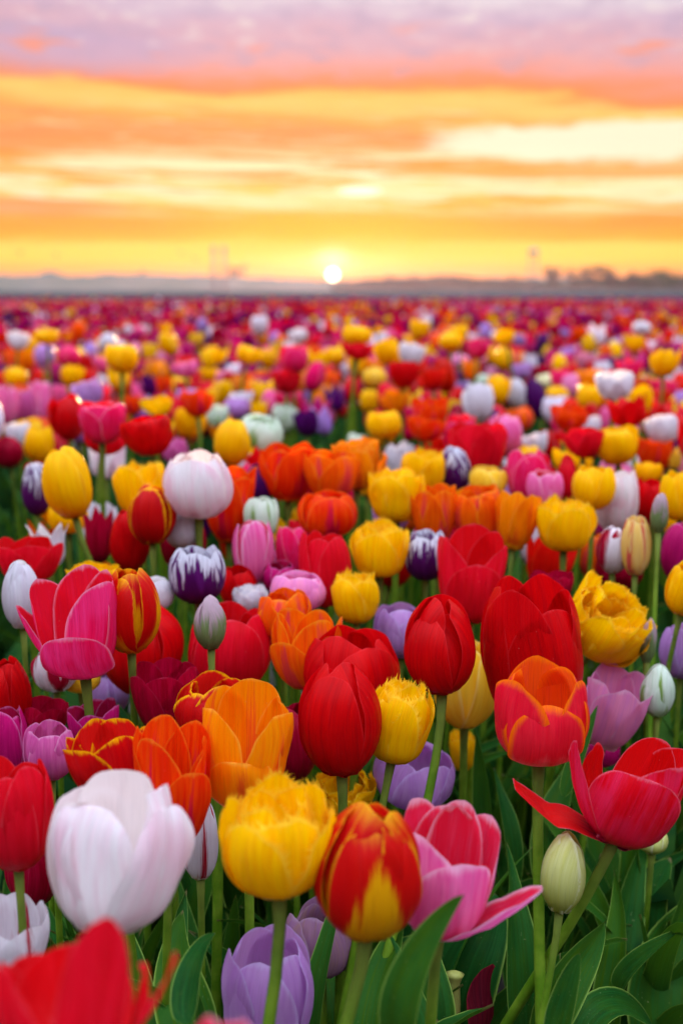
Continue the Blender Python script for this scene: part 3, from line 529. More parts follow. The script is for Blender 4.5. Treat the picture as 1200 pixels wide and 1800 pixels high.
tulip((330, 1056, 480, 1222), 'cup', 'rosered', 1.02, 95, rot=-80, lab='big red tulip directly behind the pink tipped green bud', lm='the red tulip behind the bud')
tulip((452, 1032, 548, 1128), 'cup', 'orange', 1.02, 97, ov={'all': dict(ruffle=.1)}, lab='rounded orange tulip above the orange tulip of open petals', lm='the rounded orange tulip')
tulip((474, 1068, 602, 1216), 'open', 'orange', .96, 99, rot=-120, ov={0: dict(zs=.8, out=10)}, lab='open orange tulip with red streaked petals behind the glossy red tulip', lm='the open orange tulip')
tulip((3, 984, 74, 1106), 'egg', 'white', .97, 101, lab='creamy white closed tulip against the left edge of the open hot pink tulip', lm='the creamy white tulip')
tulip((54, 1138, 140, 1218), 'cup', 'redwhite', .98, 103, lab='white and dark red striped tulip under the open hot pink tulip')
tulip((108, 1172, 178, 1213), 'cup', 'lemon', 1.0, 104, lab='pale yellow tulip showing only its base under the open hot pink tulip')
tulip((-28, 1152, 57, 1290), 'egg', 'red', .92, 105, lab='plain red tulip cut by the left edge above the magenta cluster', lm='the red tulip above the magentas')
tulip((-30, 1240, 52, 1372), 'cup', 'magenta', .84, 107, lab='magenta tulip cut by the left edge above the rose red tulip')
tulip((40, 1264, 132, 1374), 'cup', 'mauve', .80, 109, rot=-80, lab='mauve pink tulip with a smooth broad front petal, above the rose red tulip', lm='the mauve pink tulip')
tulip((118, 1226, 210, 1330), 'open', 'magenta', .88, 111, lab='magenta tulip right of the mauve pink tulip')
tulip((42, 1222, 122, 1300), 'open', 'crimson', .92, 113, lab='crimson tulip peeping up behind the mauve pink tulip')
tulip((158, 1178, 228, 1260), 'egg', 'lilac', 1.08, 115, lab='pale lilac tulip in shade behind stems of the flamed tulip')
tulip((655, 1058, 747, 1158), 'cup', 'lilac', 1.10, 117, lab='soft lilac tulip left of the egg shaped red tulip')
tulip((768, 920, 892, 1097), 'open', 'rosered', 1.10, 119, rot=-90, ov={0: dict(zs=.8), 3: dict(zs=.95), 4: dict(zs=1.1)}, lab='red tulip with loosely parted petals behind the biggest red tulip', lm='the parted red tulip')
tulip((712, 929, 785, 1021), 'cup', 'purplewhite', 1.15, 121, rot=-110, lab='dark purple tulip with white tips left of the parted red tulip', lm='the purple and white tulip by the parted red one')
tulip((612, 904, 720, 1016), 'fringe', 'yellow', 1.14, 123, lab='rounded yellow fringed tulip left of the purple and white tulip', lm='the rounded yellow fringed tulip')
tulip((580, 992, 668, 1097), 'fringe', 'yellow', 1.06, 125, ov={'all': dict(curl=-.2)}, lab='yellow fringed tulip in front of the rounded yellow fringed tulip')
tulip((645, 817, 748, 919), 'fringe', 'yellow', 1.27, 127, lab='full yellow fringed tulip highest of the central yellow trio', lm='the full central yellow tulip')
tulip((704, 784, 783, 866), 'fringe', 'yellow', 1.42, 129, lab='yellow fringed tulip left of a white tipped purple tulip')
tulip((770, 783, 828, 866), 'egg', 'purplewhite', 1.45, 131, rot=-100, lab='white tulip with purple streaks up from its base, behind the orange row', lm='the purple streaked white tulip')
tulip((718, 848, 802, 960), 'open', 'orange', 1.26, 133, lab='leftmost orange tulip in the row of three below the purple streaked tulip')
tulip((795, 850, 882, 966), 'goblet', 'orange', 1.26, 135, tilt=(-5, 0), ov={'all': dict(ruffle=.11)}, lab='middle orange tulip in the row of three below the purple streaked tulip', lm='the middle orange tulip of the row')
tulip((870, 860, 952, 968), 'open', 'amber', 1.22, 137, tilt=(6, -3), ov={'all': dict(ruffle=.09)}, lab='yellow orange tulip at the right end of the orange row')
tulip((942, 864, 1050, 970), 'fringe', 'yellow', 1.20, 139, rot=-90, ov={1: dict(out=10)}, lab='wide yellow fringed tulip right of the orange row', lm='the wide yellow tulip right of the orange row')
tulip((1046, 924, 1108, 1008), 'egg', 'redwhite', 1.16, 141, rot=-105, lab='red tulip with a white front flame, left of a yellow striped one', lm='the white flamed red tulip')
tulip((1090, 905, 1144, 1012), 'tall', 'yellowred', 1.14, 143, lab='slim cream and yellow tulip with red stripes beside the white flamed red tulip')
tulip((1046, 958, 1130, 1040), 'egg', 'crimson', 1.22, 144, lab='dark crimson tulip in shade below the white flamed red tulip')
tulip((1142, 866, 1174, 937), 'bud', 'greenbud', 1.12, 145, ground=(1150, 1100, 1.1), lab='slim green bud in front of a yellow tulip at the right edge', lm='the slim green bud')
tulip((1158, 826, 1232, 916), 'cup', 'yellow', 1.28, 147, lab='yellow tulip at the right edge behind the slim green bud')
tulip((1167, 984, 1252, 1084), 'cup', 'yellow', 1.04, 149, tilt=(8, 8), lab='yellow tulip at the right edge above the pale lilac one')
tulip((1160, 918, 1240, 1028), 'egg', 'magenta', 1.16, 151, lab='magenta tulip cut by the right edge above a yellow one')
tulip((930, 1002, 1008, 1066), 'open', 'crimson', 1.12, 153, lab='crimson tulip left of the double yellow tulip')
tulip((1157, 1094, 1238, 1194), 'cup', 'lilac', 1.08, 155, lab='pale lilac tulip at the right edge behind the pointed green bud')
tulip((1020, 1290, 1090, 1350), 'cup', 'magenta', 1.08, 156, lab='magenta tulip in shade under the ruffled pale pink tulip')
tulip((408, 913, 482, 1032), 'tall', 'pink', 1.15, 157, rot=-60, lab='slim pink tulip with whitish tip, left of centre above the red tulips', lm='the slim pink tulip')
tulip((296, 957, 397, 1062), 'cup', 'purplewhite', 1.06, 159, rot=-80, lab='white tulip with jagged purple base, left of the slim pink tulip', lm='the white tulip with purple base')
tulip((286, 786, 410, 913), 'cup', 'blush', 1.16, 161, rot=-95, ov={'all': dict(fringe=.5, ruffle=.07)}, lab='large white tulip with frilled rim in the upper left field', lm='the frilled white tulip')
tulip((224, 846, 311, 958), 'egg', 'rededge', 1.15, 163, rot=-90, ov={0: dict(ws=.85), 'all': dict(fringe=.4)}, lab='red tulip with frilly yellow edges left of the frilled white tulip', lm='the frilly yellow edged red tulip')
tulip((196, 804, 306, 908), 'fringe', 'yellow', 1.28, 165, ov={5: dict(out=40), 3: dict(out=6)}, lab='spiky yellow fringed tulip behind the frilly yellow edged red tulip')
tulip((73, 783, 163, 913), 'egg', 'yellow', 1.20, 167, rot=-100, tilt=(-10, 0), ground=(178, 1010, 1.2), lab='smooth tall yellow tulip on a leaning stem in the upper left', lm='the smooth tall yellow tulip')
tulip((84, 880, 156, 938), 'cup', 'yellow', 1.34, 169, lab='yellow tulip peeping out below the smooth tall yellow tulip')
tulip((38, 812, 92, 906), 'egg', 'purplewhite', 1.36, 171, lab='purple and white striped tulip left of the smooth tall yellow tulip')
tulip((290, 898, 354, 964), 'egg', 'white', 1.18, 173, lab='ivory white tulip under the frilled white tulip')
tulip((140, 888, 205, 990), 'lily', 'crimson', 1.30, 175, lab='crimson pointed tulip right of the leaning yellow stem')
tulip((192, 895, 264, 1004), 'egg', 'red', 1.20, 177, lab='red tulip behind the frilly yellow edged red tulip')
tulip((-6, 942, 112, 1030), 'open', 'rosered', 1.16, 179, ov={'all': dict(ruffle=.1)}, lab='loose red tulip with pale edges above the creamy white tulip', lm='the loose pale edged red tulip')
tulip((44, 918, 122, 1000), 'lily', 'white', 1.22, 181, lab='white pointed tulip poking out of the loose pale edged red tulip')
tulip((115, 984, 210, 1040), 'double', 'yellow', 1.08, 183, lab='double yellow tulip showing above the open hot pink tulip')
tulip((246, 1012, 306, 1072), 'cup', 'white', 1.06, 185, lab='small white tulip right of the flamed tulip beside the hot pink one')
tulip((385, 992, 452, 1072), 'cup', 'red', 1.12, 187, lab='red tulip below the slim pink tulip')
tulip((408, 1024, 472, 1074), 'fringe', 'white', 1.08, 189, lab='white frilled tulip top below the slim pink tulip')
tulip((474, 1002, 573, 1078), 'cup', 'softpink', 1.07, 191, lab='pale pink and lilac tulip above the rounded orange tulip', lm='the pale pink tulip above the orange ones')
tulip((462, 984, 522, 1040), 'cup', 'magenta', 1.13, 193, lab='dusky magenta tulip behind the pale pink tulip above the orange ones')
tulip((484, 925, 540, 1015), 'tall', 'hotpink', 1.18, 195, lab='hot pink tulip right of the slim pink tulip')
tulip((524, 932, 618, 1068), 'cup', 'rosered', 1.12, 197, lab='tall red tulip left of the rounded yellow fringed tulip', lm='the tall red tulip left of the yellow trio')
tulip((522, 860, 628, 946), 'cup', 'orangered', 1.26, 199, lab='orange rimmed red tulip left of the full central yellow tulip')
tulip((428, 872, 490, 946), 'cup', 'greenwhite', 1.24, 201, lab='creamy tulip with a green stripe behind the slim pink tulip', lm='the green striped creamy tulip')
tulip((352, 818, 452, 955), 'open', 'orangered', 1.28, 203, lab='bright orange red tulip right of the frilled white tulip', lm='the bright orange red tulip')
tulip((428, 814, 482, 884), 'egg', 'purple', 1.38, 205, lab='dark purple tulip right of the bright orange red tulip')
tulip((454, 776, 560, 882), 'open', 'orangered', 1.38, 207, ov={'all': dict(ruffle=.1)}, lab='flame coloured open tulip with frilled top near the centre', lm='the flame coloured open tulip')
tulip((528, 790, 632, 880), 'open', 'orange', 1.36, 209, ov={'all': dict(ruffle=.1)}, lab='orange red streaked tulip right of the flame coloured open tulip')
tulip((582, 764, 682, 862), 'double', 'amber', 1.42, 211, lab='crumpled amber double tulip left of the yellow fringed pair')
tulip((376, 733, 441, 820), 'egg', 'yellow', 1.6, 213, tilt=(8, 0), lab='bright yellow tulip behind the frilled white tulip', lm='the bright yellow tulip behind the white')
tulip((420, 726, 498, 792), 'cup', 'greenwhite', 1.75, 215, tilt=(10, 10), lab='pale greenish white tulip right of the bright yellow tulip behind the white', lm='the pale greenish tulip')
tulip((440, 965, 500, 1040), 'cup', 'mauve', 1.2, 216, lab='dull mauve tulip between the slim pink and hot pink tulips')
tulip((385, 905, 440, 990), 'cup', 'orangered', 1.3, 218, lab='orange tulip in shade below the bright orange red tulip')
tulip((1042, 826, 1122, 934), 'cup', 'blush', 1.34, 217, lab='white blush tulip beside the round yellow tulip on the right', lm='the white blush tulip on the right')
tulip((1004, 816, 1082, 897), 'cup', 'yellow', 1.30, 219, lab='round plain yellow tulip in front of the white blush tulip on the right', lm='the round yellow tulip on the right')
tulip((1112, 838, 1185, 920), 'cup', 'red', 1.36, 221, lab='red tulip behind the slim green bud')
tulip((890, 788, 968, 884), 'cup', 'hotpink', 1.42, 223, rot=-90, lab='striped hot pink tulip above the orange row', lm='the striped hot pink tulip')
tulip((924, 824, 990, 892), 'cup', 'pink', 1.36, 225, lab='dull pink tulip in front of the striped hot pink tulip')
tulip((978, 798, 1012, 878), 'bud', 'rosered', 1.40, 227, lab='slender red tulip right of the striped hot pink tulip')
tulip((786, 742, 892, 842), 'open', 'rosered', 1.55, 229, lab='broad red tulip behind the purple streaked white tulip', lm='the broad red tulip')
tulip((824, 818, 892, 872), 'cup', 'lemon', 1.42, 231, lab='pale yellow tulip behind the middle of the orange row')

# the softer rows behind, read off the photograph: box, shape, variety
MID = [
 (810, 672, 868, 740, 'cup', 'white'), (922, 664, 962, 737, 'egg', 'purple'), (890, 664, 926, 722, 'egg', 'white'), (952, 688, 982, 740, 'egg', 'white'), (854, 658, 898, 712, 'cup', 'yellow'),
 (664, 682, 720, 728, 'cup', 'amber'), (632, 684, 668, 728, 'egg', 'yellow'), (722, 698, 788, 752, 'open', 'orangered'), (714, 730, 784, 776, 'open', 'orangered'), (644, 720, 706, 772, 'cup', 'yellow'),
 (786, 664, 816, 710, 'egg', 'lilac'), (736, 766, 784, 800, 'open', 'scarlet'), (1044, 650, 1114, 704, 'open', 'white'), (1130, 727, 1198, 782, 'goblet', 'white'), (1044, 746, 1122, 818, 'goblet', 'yellow'),
 (984, 750, 1062, 806, 'open', 'rosered'), (1064, 690, 1138, 752, 'cup', 'red'), (1116, 766, 1184, 830, 'open', 'orangered'), (1000, 730, 1056, 772, 'open', 'white'), (1078, 730, 1134, 768, 'open', 'softpink'),
 (854, 726, 918, 806, 'cup', 'pink'), (892, 712, 938, 758, 'egg', 'orange'), (914, 756, 962, 800, 'cup', 'white'), (970, 788, 1042, 836, 'cup', 'yellow'), (1166, 784, 1204, 826, 'cup', 'lemon'),
 (966, 710, 1034, 758, 'open', 'orangered'), (1012, 674, 1058, 722, 'cup', 'yellow'), (1062, 690, 1100, 726, 'open', 'yellow'), (958, 678, 1000, 714, 'cup', 'yellow'), (986, 656, 1026, 700, 'cup', 'softpink'),
 (1012, 628, 1040, 676, 'egg', 'white'), (1128, 674, 1160, 710, 'cup', 'white'), (1132, 692, 1162, 734, 'egg', 'yellow'), (1140, 664, 1190, 702, 'open', 'hotpink'), (1184, 678, 1214, 740, 'egg', 'lilac'),
 (1140, 612, 1196, 662, 'double', 'yellow'), (1080, 630, 1130, 668, 'open', 'hotpink'), (1114, 812, 1164, 850, 'cup', 'yellow'), (1052, 808, 1112, 844, 'open', 'softpink'),
 (900, 636, 936, 668, 'cup', 'lilac'), (940, 656, 976, 684, 'cup', 'cream'), (942, 610, 968, 640, 'cup', 'yellow'), (1018, 594, 1050, 624, 'cup', 'yellow'), (1110, 564, 1144, 590, 'egg', 'white'),
 (932, 640, 968, 664, 'cup', 'crimson'), (1036, 658, 1060, 680, 'cup', 'scarlet'), (1000, 618, 1026, 648, 'cup', 'scarlet'), (1046, 610, 1076, 648, 'egg', 'orange'), (1034, 578, 1066, 606, 'cup', 'white'), (1096, 590, 1132, 620, 'cup', 'yellow'),
 (700, 600, 748, 644, 'open', 'white'), (640, 584, 664, 622, 'egg', 'white'), (655, 592, 702, 642, 'cup', 'yellow'), (600, 572, 654, 606, 'cup', 'yellow'), (720, 560, 756, 596, 'cup', 'yellow'), (770, 582, 814, 618, 'cup', 'yellow'), (786, 570, 822, 600, 'cup', 'yellow'),
 (682, 634, 738, 682, 'goblet', 'red'), (728, 648, 784, 688, 'open', 'scarlet'), (808, 626, 848, 668, 'cup', 'amber'), (868, 608, 902, 652, 'egg', 'yellow'), (600, 604, 656, 630, 'open', 'rosered'), (610, 622, 648, 658, 'cup', 'yellow'), (636, 644, 680, 684, 'cup', 'lemon'),
 (600, 660, 640, 710, 'egg', 'rosered'), (764, 608, 794, 640, 'egg', 'magenta'), (820, 594, 862, 632, 'open', 'hotpink'), (744, 612, 770, 642, 'cup', 'yellow'), (776, 632, 806, 658, 'cup', 'rosered'), (750, 676, 778, 702, 'cup', 'yellow'), (838, 574, 862, 602, 'cup', 'lilac'), (864, 578, 904, 608, 'open', 'yellow'),
 (792, 620, 826, 652, 'egg', 'softpink'), (700, 588, 726, 610, 'cup', 'lemon'), (832, 656, 866, 682, 'cup', 'greenwhite'), (690, 790, 716, 826, 'cup', 'white'), (610, 760, 644, 796, 'cup', 'greenwhite'), (786, 752, 806, 788, 'bud', 'cream'), (830, 818, 862, 852, 'bud', 'cream'), (680, 780, 716, 826, 'cup', 'crimson'),
 (82, 690, 152, 774, 'cup', 'red'), (136, 704, 222, 780, 'goblet', 'hotpink'), (146, 740, 226, 800, 'open', 'rosered'), (210, 728, 302, 802, 'goblet', 'red'), (154, 772, 224, 842, 'cup', 'blush'), (42, 748, 96, 812, 'cup', 'yellow'), (8, 740, 54, 790, 'open', 'white'), (-14, 766, 42, 824, 'egg', 'crimson'),
 (-12, 676, 38, 748, 'open', 'pink'), (20, 682, 62, 746, 'cup', 'mauve'), (50, 668, 92, 744, 'open', 'pink'), (124, 664, 182, 722, 'open', 'lilac'), (234, 654, 276, 698, 'cup', 'purple'), (244, 694, 304, 732, 'open', 'yellow'), (306, 712, 364, 770, 'cup', 'yellow'), (284, 768, 332, 822, 'cup', 'mauve'),
 (358, 710, 402, 752, 'open', 'greenwhite'), (392, 698, 440, 736, 'cup', 'lilac'), (514, 720, 560, 768, 'open', 'purple'), (478, 708, 524, 760, 'cup', 'greenwhite'), (554, 718, 586, 760, 'cup', 'lilac'), (210, 692, 248, 730, 'open', 'orangered'), (316, 684, 376, 734, 'open', 'orangered'), (576, 682, 606, 722, 'egg', 'purple'),
 (184, 604, 244, 656, 'cup', 'yellow'), (106, 640, 150, 680, 'cup', 'yellow'), (6, 644, 50, 682, 'egg', 'yellow'), (12, 580, 54, 616, 'open', 'white'), (60, 602, 98, 648, 'egg', 'lilac'), (30, 612, 66, 656, 'cup', 'amber'), (0, 610, 34, 650, 'cup', 'orange'), (60, 578, 104, 606, 'cup', 'yellow'), (140, 612, 172, 646, 'cup', 'lilac'), (172, 584, 206, 622, 'egg', 'white'),
 (100, 606, 142, 646, 'egg', 'hotpink'), (160, 610, 190, 646, 'egg', 'purple'), (52, 648, 88, 680, 'cup', 'scarlet'), (82, 652, 112, 690, 'cup', 'red'), (144, 640, 176, 668, 'cup', 'scarlet'), (170, 642, 202, 672, 'egg', 'orange'), (188, 660, 210, 704, 'bud', 'cream'), (122, 570, 154, 596, 'cup', 'orange'), (270, 660, 306, 698, 'open', 'orangered'), (248, 602, 278, 640, 'cup', 'yellow'), (284, 606, 312, 644, 'cup', 'yellow'),
 (300, 632, 348, 664, 'open', 'pink'), (304, 656, 332, 704, 'bud', 'lemon'), (350, 646, 386, 672, 'cup', 'yellow'), (368, 608, 402, 640, 'cup', 'yellow'), (352, 618, 384, 648, 'cup', 'yellow'), (416, 604, 462, 642, 'cup', 'yellow'), (460, 610, 492, 646, 'cup', 'yellow'), (490, 606, 542, 656, 'cup', 'hotpink'), (544, 616, 578, 652, 'cup', 'yellow'), (570, 610, 606, 642, 'cup', 'yellow'),
 (478, 650, 530, 692, 'open', 'rosered'), (482, 684, 532, 722, 'goblet', 'hotpink'), (428, 664, 462, 716, 'egg', 'amber'), (456, 674, 482, 712, 'egg', 'lemon'), (378, 676, 400, 712, 'egg', 'yellow'), (440, 700, 474, 736, 'cup', 'yellow'), (350, 668, 380, 700, 'cup', 'rosered'), (396, 650, 420, 690, 'cup', 'red'), (408, 656, 432, 694, 'egg', 'amber'), (558, 652, 596, 690, 'open', 'orange'), (540, 678, 572, 716, 'cup', 'amber'), (520, 670, 544, 704, 'cup', 'lilac'),
 (506, 576, 540, 604, 'cup', 'white'), (442, 562, 472, 588, 'cup', 'white'), (342, 564, 368, 590, 'cup', 'lilac'), (378, 654, 402, 678, 'cup', 'softpink'), (330, 588, 358, 612, 'cup', 'yellow'), (312, 600, 344, 640, 'egg', 'magenta'), (450, 582, 476, 614, 'egg', 'amber'), (480, 586, 506, 612, 'cup', 'amber'), (526, 590, 544, 610, 'egg', 'purple'), (326, 664, 352, 690, 'cup', 'rosered'),
]
SMALL = [m_ for m_ in MID if (m_[2] - m_[0]) < 34]
for k, (x0, y0, x1, y1, sh, mt) in enumerate(m_ for m_ in MID if (m_[2] - m_[0]) >= 34):
    small = y1 < 655
    if sh == 'cup': sh = ['cup', 'open', 'egg', 'cup', 'open', 'fringe', 'lily', 'cup'][(k * 5) % 8]
    tulip((x0, y0, x1, y1), sh, mt, max(.9, min(depth_at((y0 + y1) / 2, .26), F * .062 / (x1 - x0))), seed=1000 + k % 13, hi=False, tilt=(rs.gauss(0, 7), rs.gauss(-1, 6)), leaves=1 if small else 2, rot=[-90, -60, -30][k % 3] if sh != 'double' else None)

# ------------------------------------------------------------------ the rest of the field
rf = np.random.RandomState(4)
COL = {'red': (224, 8, 14), 'scarlet': (232, 34, 8), 'rosered': (234, 24, 50), 'crimson': (176, 4, 50), 'pink': (244, 96, 156), 'hotpink': (234, 20, 100), 'magenta': (190, 8, 108), 'lilac': (184, 140, 208),
       'purple': (92, 14, 104), 'white': (236, 228, 236), 'yellow': (255, 200, 0), 'amber': (250, 146, 2), 'orange': (246, 92, 4), 'softpink': (240, 150, 180)}
names = list(COL)
W_NEAR = dict(red=13, scarlet=9, rosered=10, crimson=7, pink=6, hotpink=9, magenta=7, lilac=4, purple=4, white=6, yellow=15, amber=6, orange=7, softpink=3)
W_FAR = dict(red=12, scarlet=8, rosered=10, crimson=20, pink=5, hotpink=11, magenta=22, lilac=1.5, purple=11, white=1.5, yellow=5, amber=4, orange=6, softpink=2)
def pick(d, x):
    k = min(1, max(0, (d - 3) / 5)); ww = np.array([W_NEAR[n] * (1 - k) + W_FAR[n] * k for n in names])
    row = math.sin(d * 1.9 + .3 * math.sin(x)) * min(1, d / 9)      # planted strips run across
    for i, n in enumerate(names):
        if n in ('magenta', 'crimson', 'purple'): ww[i] *= 1 + 1.3 * max(0, row)
        if n in ('yellow', 'amber', 'white'): ww[i] *= 1 + .9 * max(0, -row)
        if n == 'yellow' and x > 0: ww[i] *= 1.5
    return names[rf.choice(len(names), p=ww / ww.sum())]
boxes = np.array([t['box'] for t in TULIPS], float); bd = np.array([t['d'] for t in TULIPS])
cand = []
y = .95
GREEN = np.array([(0, 830, 40, 960), (165, 800, 196, 890), (205, 800, 250, 850), (500, 740, 640, 790), (590, 700, 640, 770)])
while y < 35:
    st = .068 + .006 * y
    half = .33 * y + 1.3
    for x in np.arange(-half, half, st):
        xx, yy = x + rf.uniform(-.45, .45) * st, y + rf.uniform(-.45, .45) * st
        zz = .75 - .27 + rf.normal(0, .034)
        q = proj(np.array([xx, yy, zz])); hw = F * .028 / q[2]
        inb = (np.abs(q[0] - (boxes[:, 0] + boxes[:, 2]) / 2) < (boxes[:, 2] - boxes[:, 0]) * .5 + hw * .45) & (np.abs(q[1] - (boxes[:, 1] + boxes[:, 3]) / 2) < (boxes[:, 3] - boxes[:, 1]) * .5 + hw * .45)
        if (inb & (bd > q[2] - .04)).any(): continue
        if q[2] < 2.6 and ((q[0] > GREEN[:, 0] - hw) & (q[0] < GREEN[:, 2] + hw) & (q[1] > GREEN[:, 1] - hw) & (q[1] < GREEN[:, 3] + hw)).any(): continue
        cand.append((xx, yy, zz, q[0], q[1], q[2]))
    y += st
ALIAS = dict(cream='white', greenwhite='white', lemon='yellow', mauve='lilac', orangered='scarlet', blush='white')
for x0, y0, x1, y1, sh, mt in SMALL:
    d_ = max(.9, min(depth_at((y0 + y1) / 2, .26), F * .062 / (x1 - x0))); p_ = P((x0 + x1) / 2, (y0 + y1) / 2, d_); cand.append((p_[0], p_[1], p_[2], (x0 + x1) / 2, (y0 + y1) / 2, d_, ALIAS.get(mt, mt)))
cand.sort(key=lambda c: c[5])
INDIV = 300 - len(TULIPS); used = 0; rest = []
for c in cand:
    xx, yy, zz, px, py, d = c[:6]; fixed = c[6] if len(c) > 6 else None
    if used < INDIV and 0 < px < 1200 and d > 1.2:
        k = fixed or pick(d, xx); wpx = F * rf.uniform(.046, .060) / d; hpx = wpx * rf.uniform(1.05, 1.35)
        tulip((px - wpx / 2, py - hpx / 2, px + wpx / 2, py + hpx / 2), rs.choice(['cup', 'egg', 'open', 'open', 'lily', 'fringe', 'double']), k, d, seed=1000 + used % 13, hi=False, tilt=(rs.gauss(0, 8), rs.gauss(-1, 6)), leaves=1, rot=[-90, -60, -30][used % 3]); used += 1
    else: rest.append(c)
def template(shape, seed, nu, nv, six=True):
    rng = random.Random(seed); g = [petal(SHAPES[shape], R(k * 60 + rng.uniform(-12, 12)), rng, nu, nv, rs=.92 if k % 2 else 1.03, zs=1 + rng.uniform(-.08, .08), ruffle=.06) for k in range(6)]
    off = 0; V, Fq, C = [], [], []
    for p_ in g:
        V.append(p_[0]); Fq += [tuple(i + off for i in f) for f in p_[1]]; off += len(p_[0]); C.append(np.stack([p_[2][:, 1], p_[3][:, 0], np.full(len(p_[0]), p_[3][0, 1])], 1))
    return np.vstack(V), np.array(Fq), np.vstack(C)
TN = [template(s, k, 7, 8) for k, s in enumerate(('cup', 'egg', 'open', 'lily', 'goblet', 'open'))]; TF = [template(s, k, 3, 4) for k, s in enumerate(('cup', 'egg', 'open', 'lily', 'goblet', 'open'))]
CELLS = {}
AV, AF, AC, LV, LF = [], [], [], [], []; off = 0; loff = 0
for c in rest:
    xx, yy, zz, px, py, d = c[:6]; fixed = c[6] if len(c) > 6 else None; tv, tf, tcu = (TN if d < 7 else TF)[rf.randint(6)]
    s = rf.uniform(.023, .031); a = rf.uniform(0, 6.28); cs, sn = math.cos(a), math.sin(a); tx, ty = rf.normal(0, .12, 2)
    V = tv * s; V = np.stack([V[:, 0] * cs - V[:, 1] * sn + tx * V[:, 2], V[:, 0] * sn + V[:, 1] * cs + ty * V[:, 2], V[:, 2]], 1) + (xx, yy, zz - .03)
    n = fixed or pick(d, xx)
    if not fixed and d > 5 and rf.rand() < min(.75, (d - 5) / 6):
        cell = (int(math.floor(xx / .22 + .5 * math.sin(yy * 3))), int(math.floor(yy / 1.3)))
        if cell not in CELLS: CELLS[cell] = n
        n = CELLS[cell]
    b = np.array(lin(*COL[n])[:3]) * rf.uniform(.8, 1.15)
    v, rim = tcu[:, :1], tcu[:, 1:2]
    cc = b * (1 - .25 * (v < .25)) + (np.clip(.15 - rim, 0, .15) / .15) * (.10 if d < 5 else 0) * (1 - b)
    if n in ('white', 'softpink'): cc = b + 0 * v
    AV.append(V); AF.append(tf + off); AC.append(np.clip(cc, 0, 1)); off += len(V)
    if d < 14:
        g = np.array([xx - tx * .3, yy - ty * .3, 0]); top = np.array([xx, yy, zz - .03])
        for q_ in (0, 2.1): # stem as two crossed ribbons with width, leaves as bent blades
            e = np.array([math.cos(q_), math.sin(q_), 0]) * .0035; LV += [g - e, g + e, top + e, top - e]; LF.append([loff, loff + 1, loff + 2, loff + 3]); loff += 4
        for l in range(3 if d < 6 else 2):
            q_ = rf.uniform(0, 6.28); dr = np.array([math.cos(q_), math.sin(q_), 0]); sd = np.array([-dr[1], dr[0], 0]); L = rf.uniform(.24, .38); w_ = rf.uniform(.014, .026)
            for k, (o_, h_, ww) in enumerate(((.005, 0, .5), (.02, .4, 1), (.06, .8, .8), (.11, 1, .03))):
                LV += [g + dr * o_ + [0, 0, h_ * L] - sd * w_ * ww, g + dr * o_ + [0, 0, h_ * L] + sd * w_ * ww]
                if k: LF.append([loff + 2 * k - 2, loff + 2 * k - 1, loff + 2 * k + 1, loff + 2 * k])
            loff += 8
def big_mesh(name, V, Fc, mat, C=None):
    V = np.asarray(V, np.float32); Fc = np.asarray(Fc, np.int32); me = bpy.data.meshes.new(name); me.vertices.add(len(V)); me.vertices.foreach_set('co', V.ravel())
    me.loops.add(Fc.size); me.loops.foreach_set('vertex_index', Fc.ravel()); me.polygons.add(len(Fc)); me.polygons.foreach_set('loop_start', np.arange(len(Fc), dtype=np.int32) * 4); me.polygons.foreach_set('use_smooth', [True] * len(Fc)); me.update(calc_edges=True); me.validate()
    if C is not None:
        ca = me.color_attributes.new('Col', 'FLOAT_COLOR', 'POINT'); ca.data.foreach_set('color', np.c_[C, np.ones(len(C))].astype(np.float32).ravel())
    me.materials.append(mat); return me
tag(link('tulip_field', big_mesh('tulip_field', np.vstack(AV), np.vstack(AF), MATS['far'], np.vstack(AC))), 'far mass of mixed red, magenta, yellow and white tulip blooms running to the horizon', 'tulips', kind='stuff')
tag(link('tulip_foliage', big_mesh('tulip_foliage', LV, LF, MATS['farleaf'])), 'green stems and leaves of the far tulips seen between the blooms', 'foliage', kind='stuff')
print('tulips', len(TULIPS), 'indiv random', used, 'far', len(rest), 'faces', sum(len(f) for f in AF))

# ------------------------------------------------------------------ withered tulip and plain soil plants at the front
root = link('withered_tulip', None); root.location = P(815, 1800, .86) * [1, 1, 0]
tag(root, 'withered tulip with one dark crumpled petal beside a bare green pistil, at the bottom', 'tulip'); o0 = np.array(root.location)
pb = P(818, 1815, .84)
S_ = SHAPES['lily']; rng = random.Random(2)
for th_, sc_, kw_ in ((-50, (.023, .023, .026), dict(ws=.8, ruffle=.32, bend=.35, roll=-.3, out=-4, curl=-.5)), (-125, (.020, .020, .016), dict(ws=.6, ruffle=.3, bend=.3, out=12, curl=.2))):
    g = petal(S_, R(th_), rng, 21, 24, **kw_)
    link('petal', mesh('petal', g[0] * sc_ + pb - o0, g[1], MATS['withered'], g[2], g[3]), root)
a, b = P(792, 1850, .84), P(799, 1708, .84)
v, f, u = tube([a + (b - a) * k - o0 for k in (0, .3, .6, .85, .93, .97, 1.0)], [.004, .0052, .0055, .0042, .0058, .0072, .003], 10); link('pistil', mesh('pistil', v, f, MATS['pistil'], u), root)
v, f, u = tube([np.zeros(3), (a - o0) * .5, a - o0], [.004, .0038, .0036]); link('stem', mesh('stem', v, f, MATS['stem'], u), root)
def plant(px, d, label, specs):
    r_ = link('tulip_plant', None); r_.location = P(px, 1700, d) * [1, 1, 0]
    tag(r_, label, 'plant', 'leafy tulip plants without a bloom')
    for k, (pts, wd, kw) in enumerate(specs): leaf_px(r_, pts, wd, seed=50 + k + int(px), **kw)
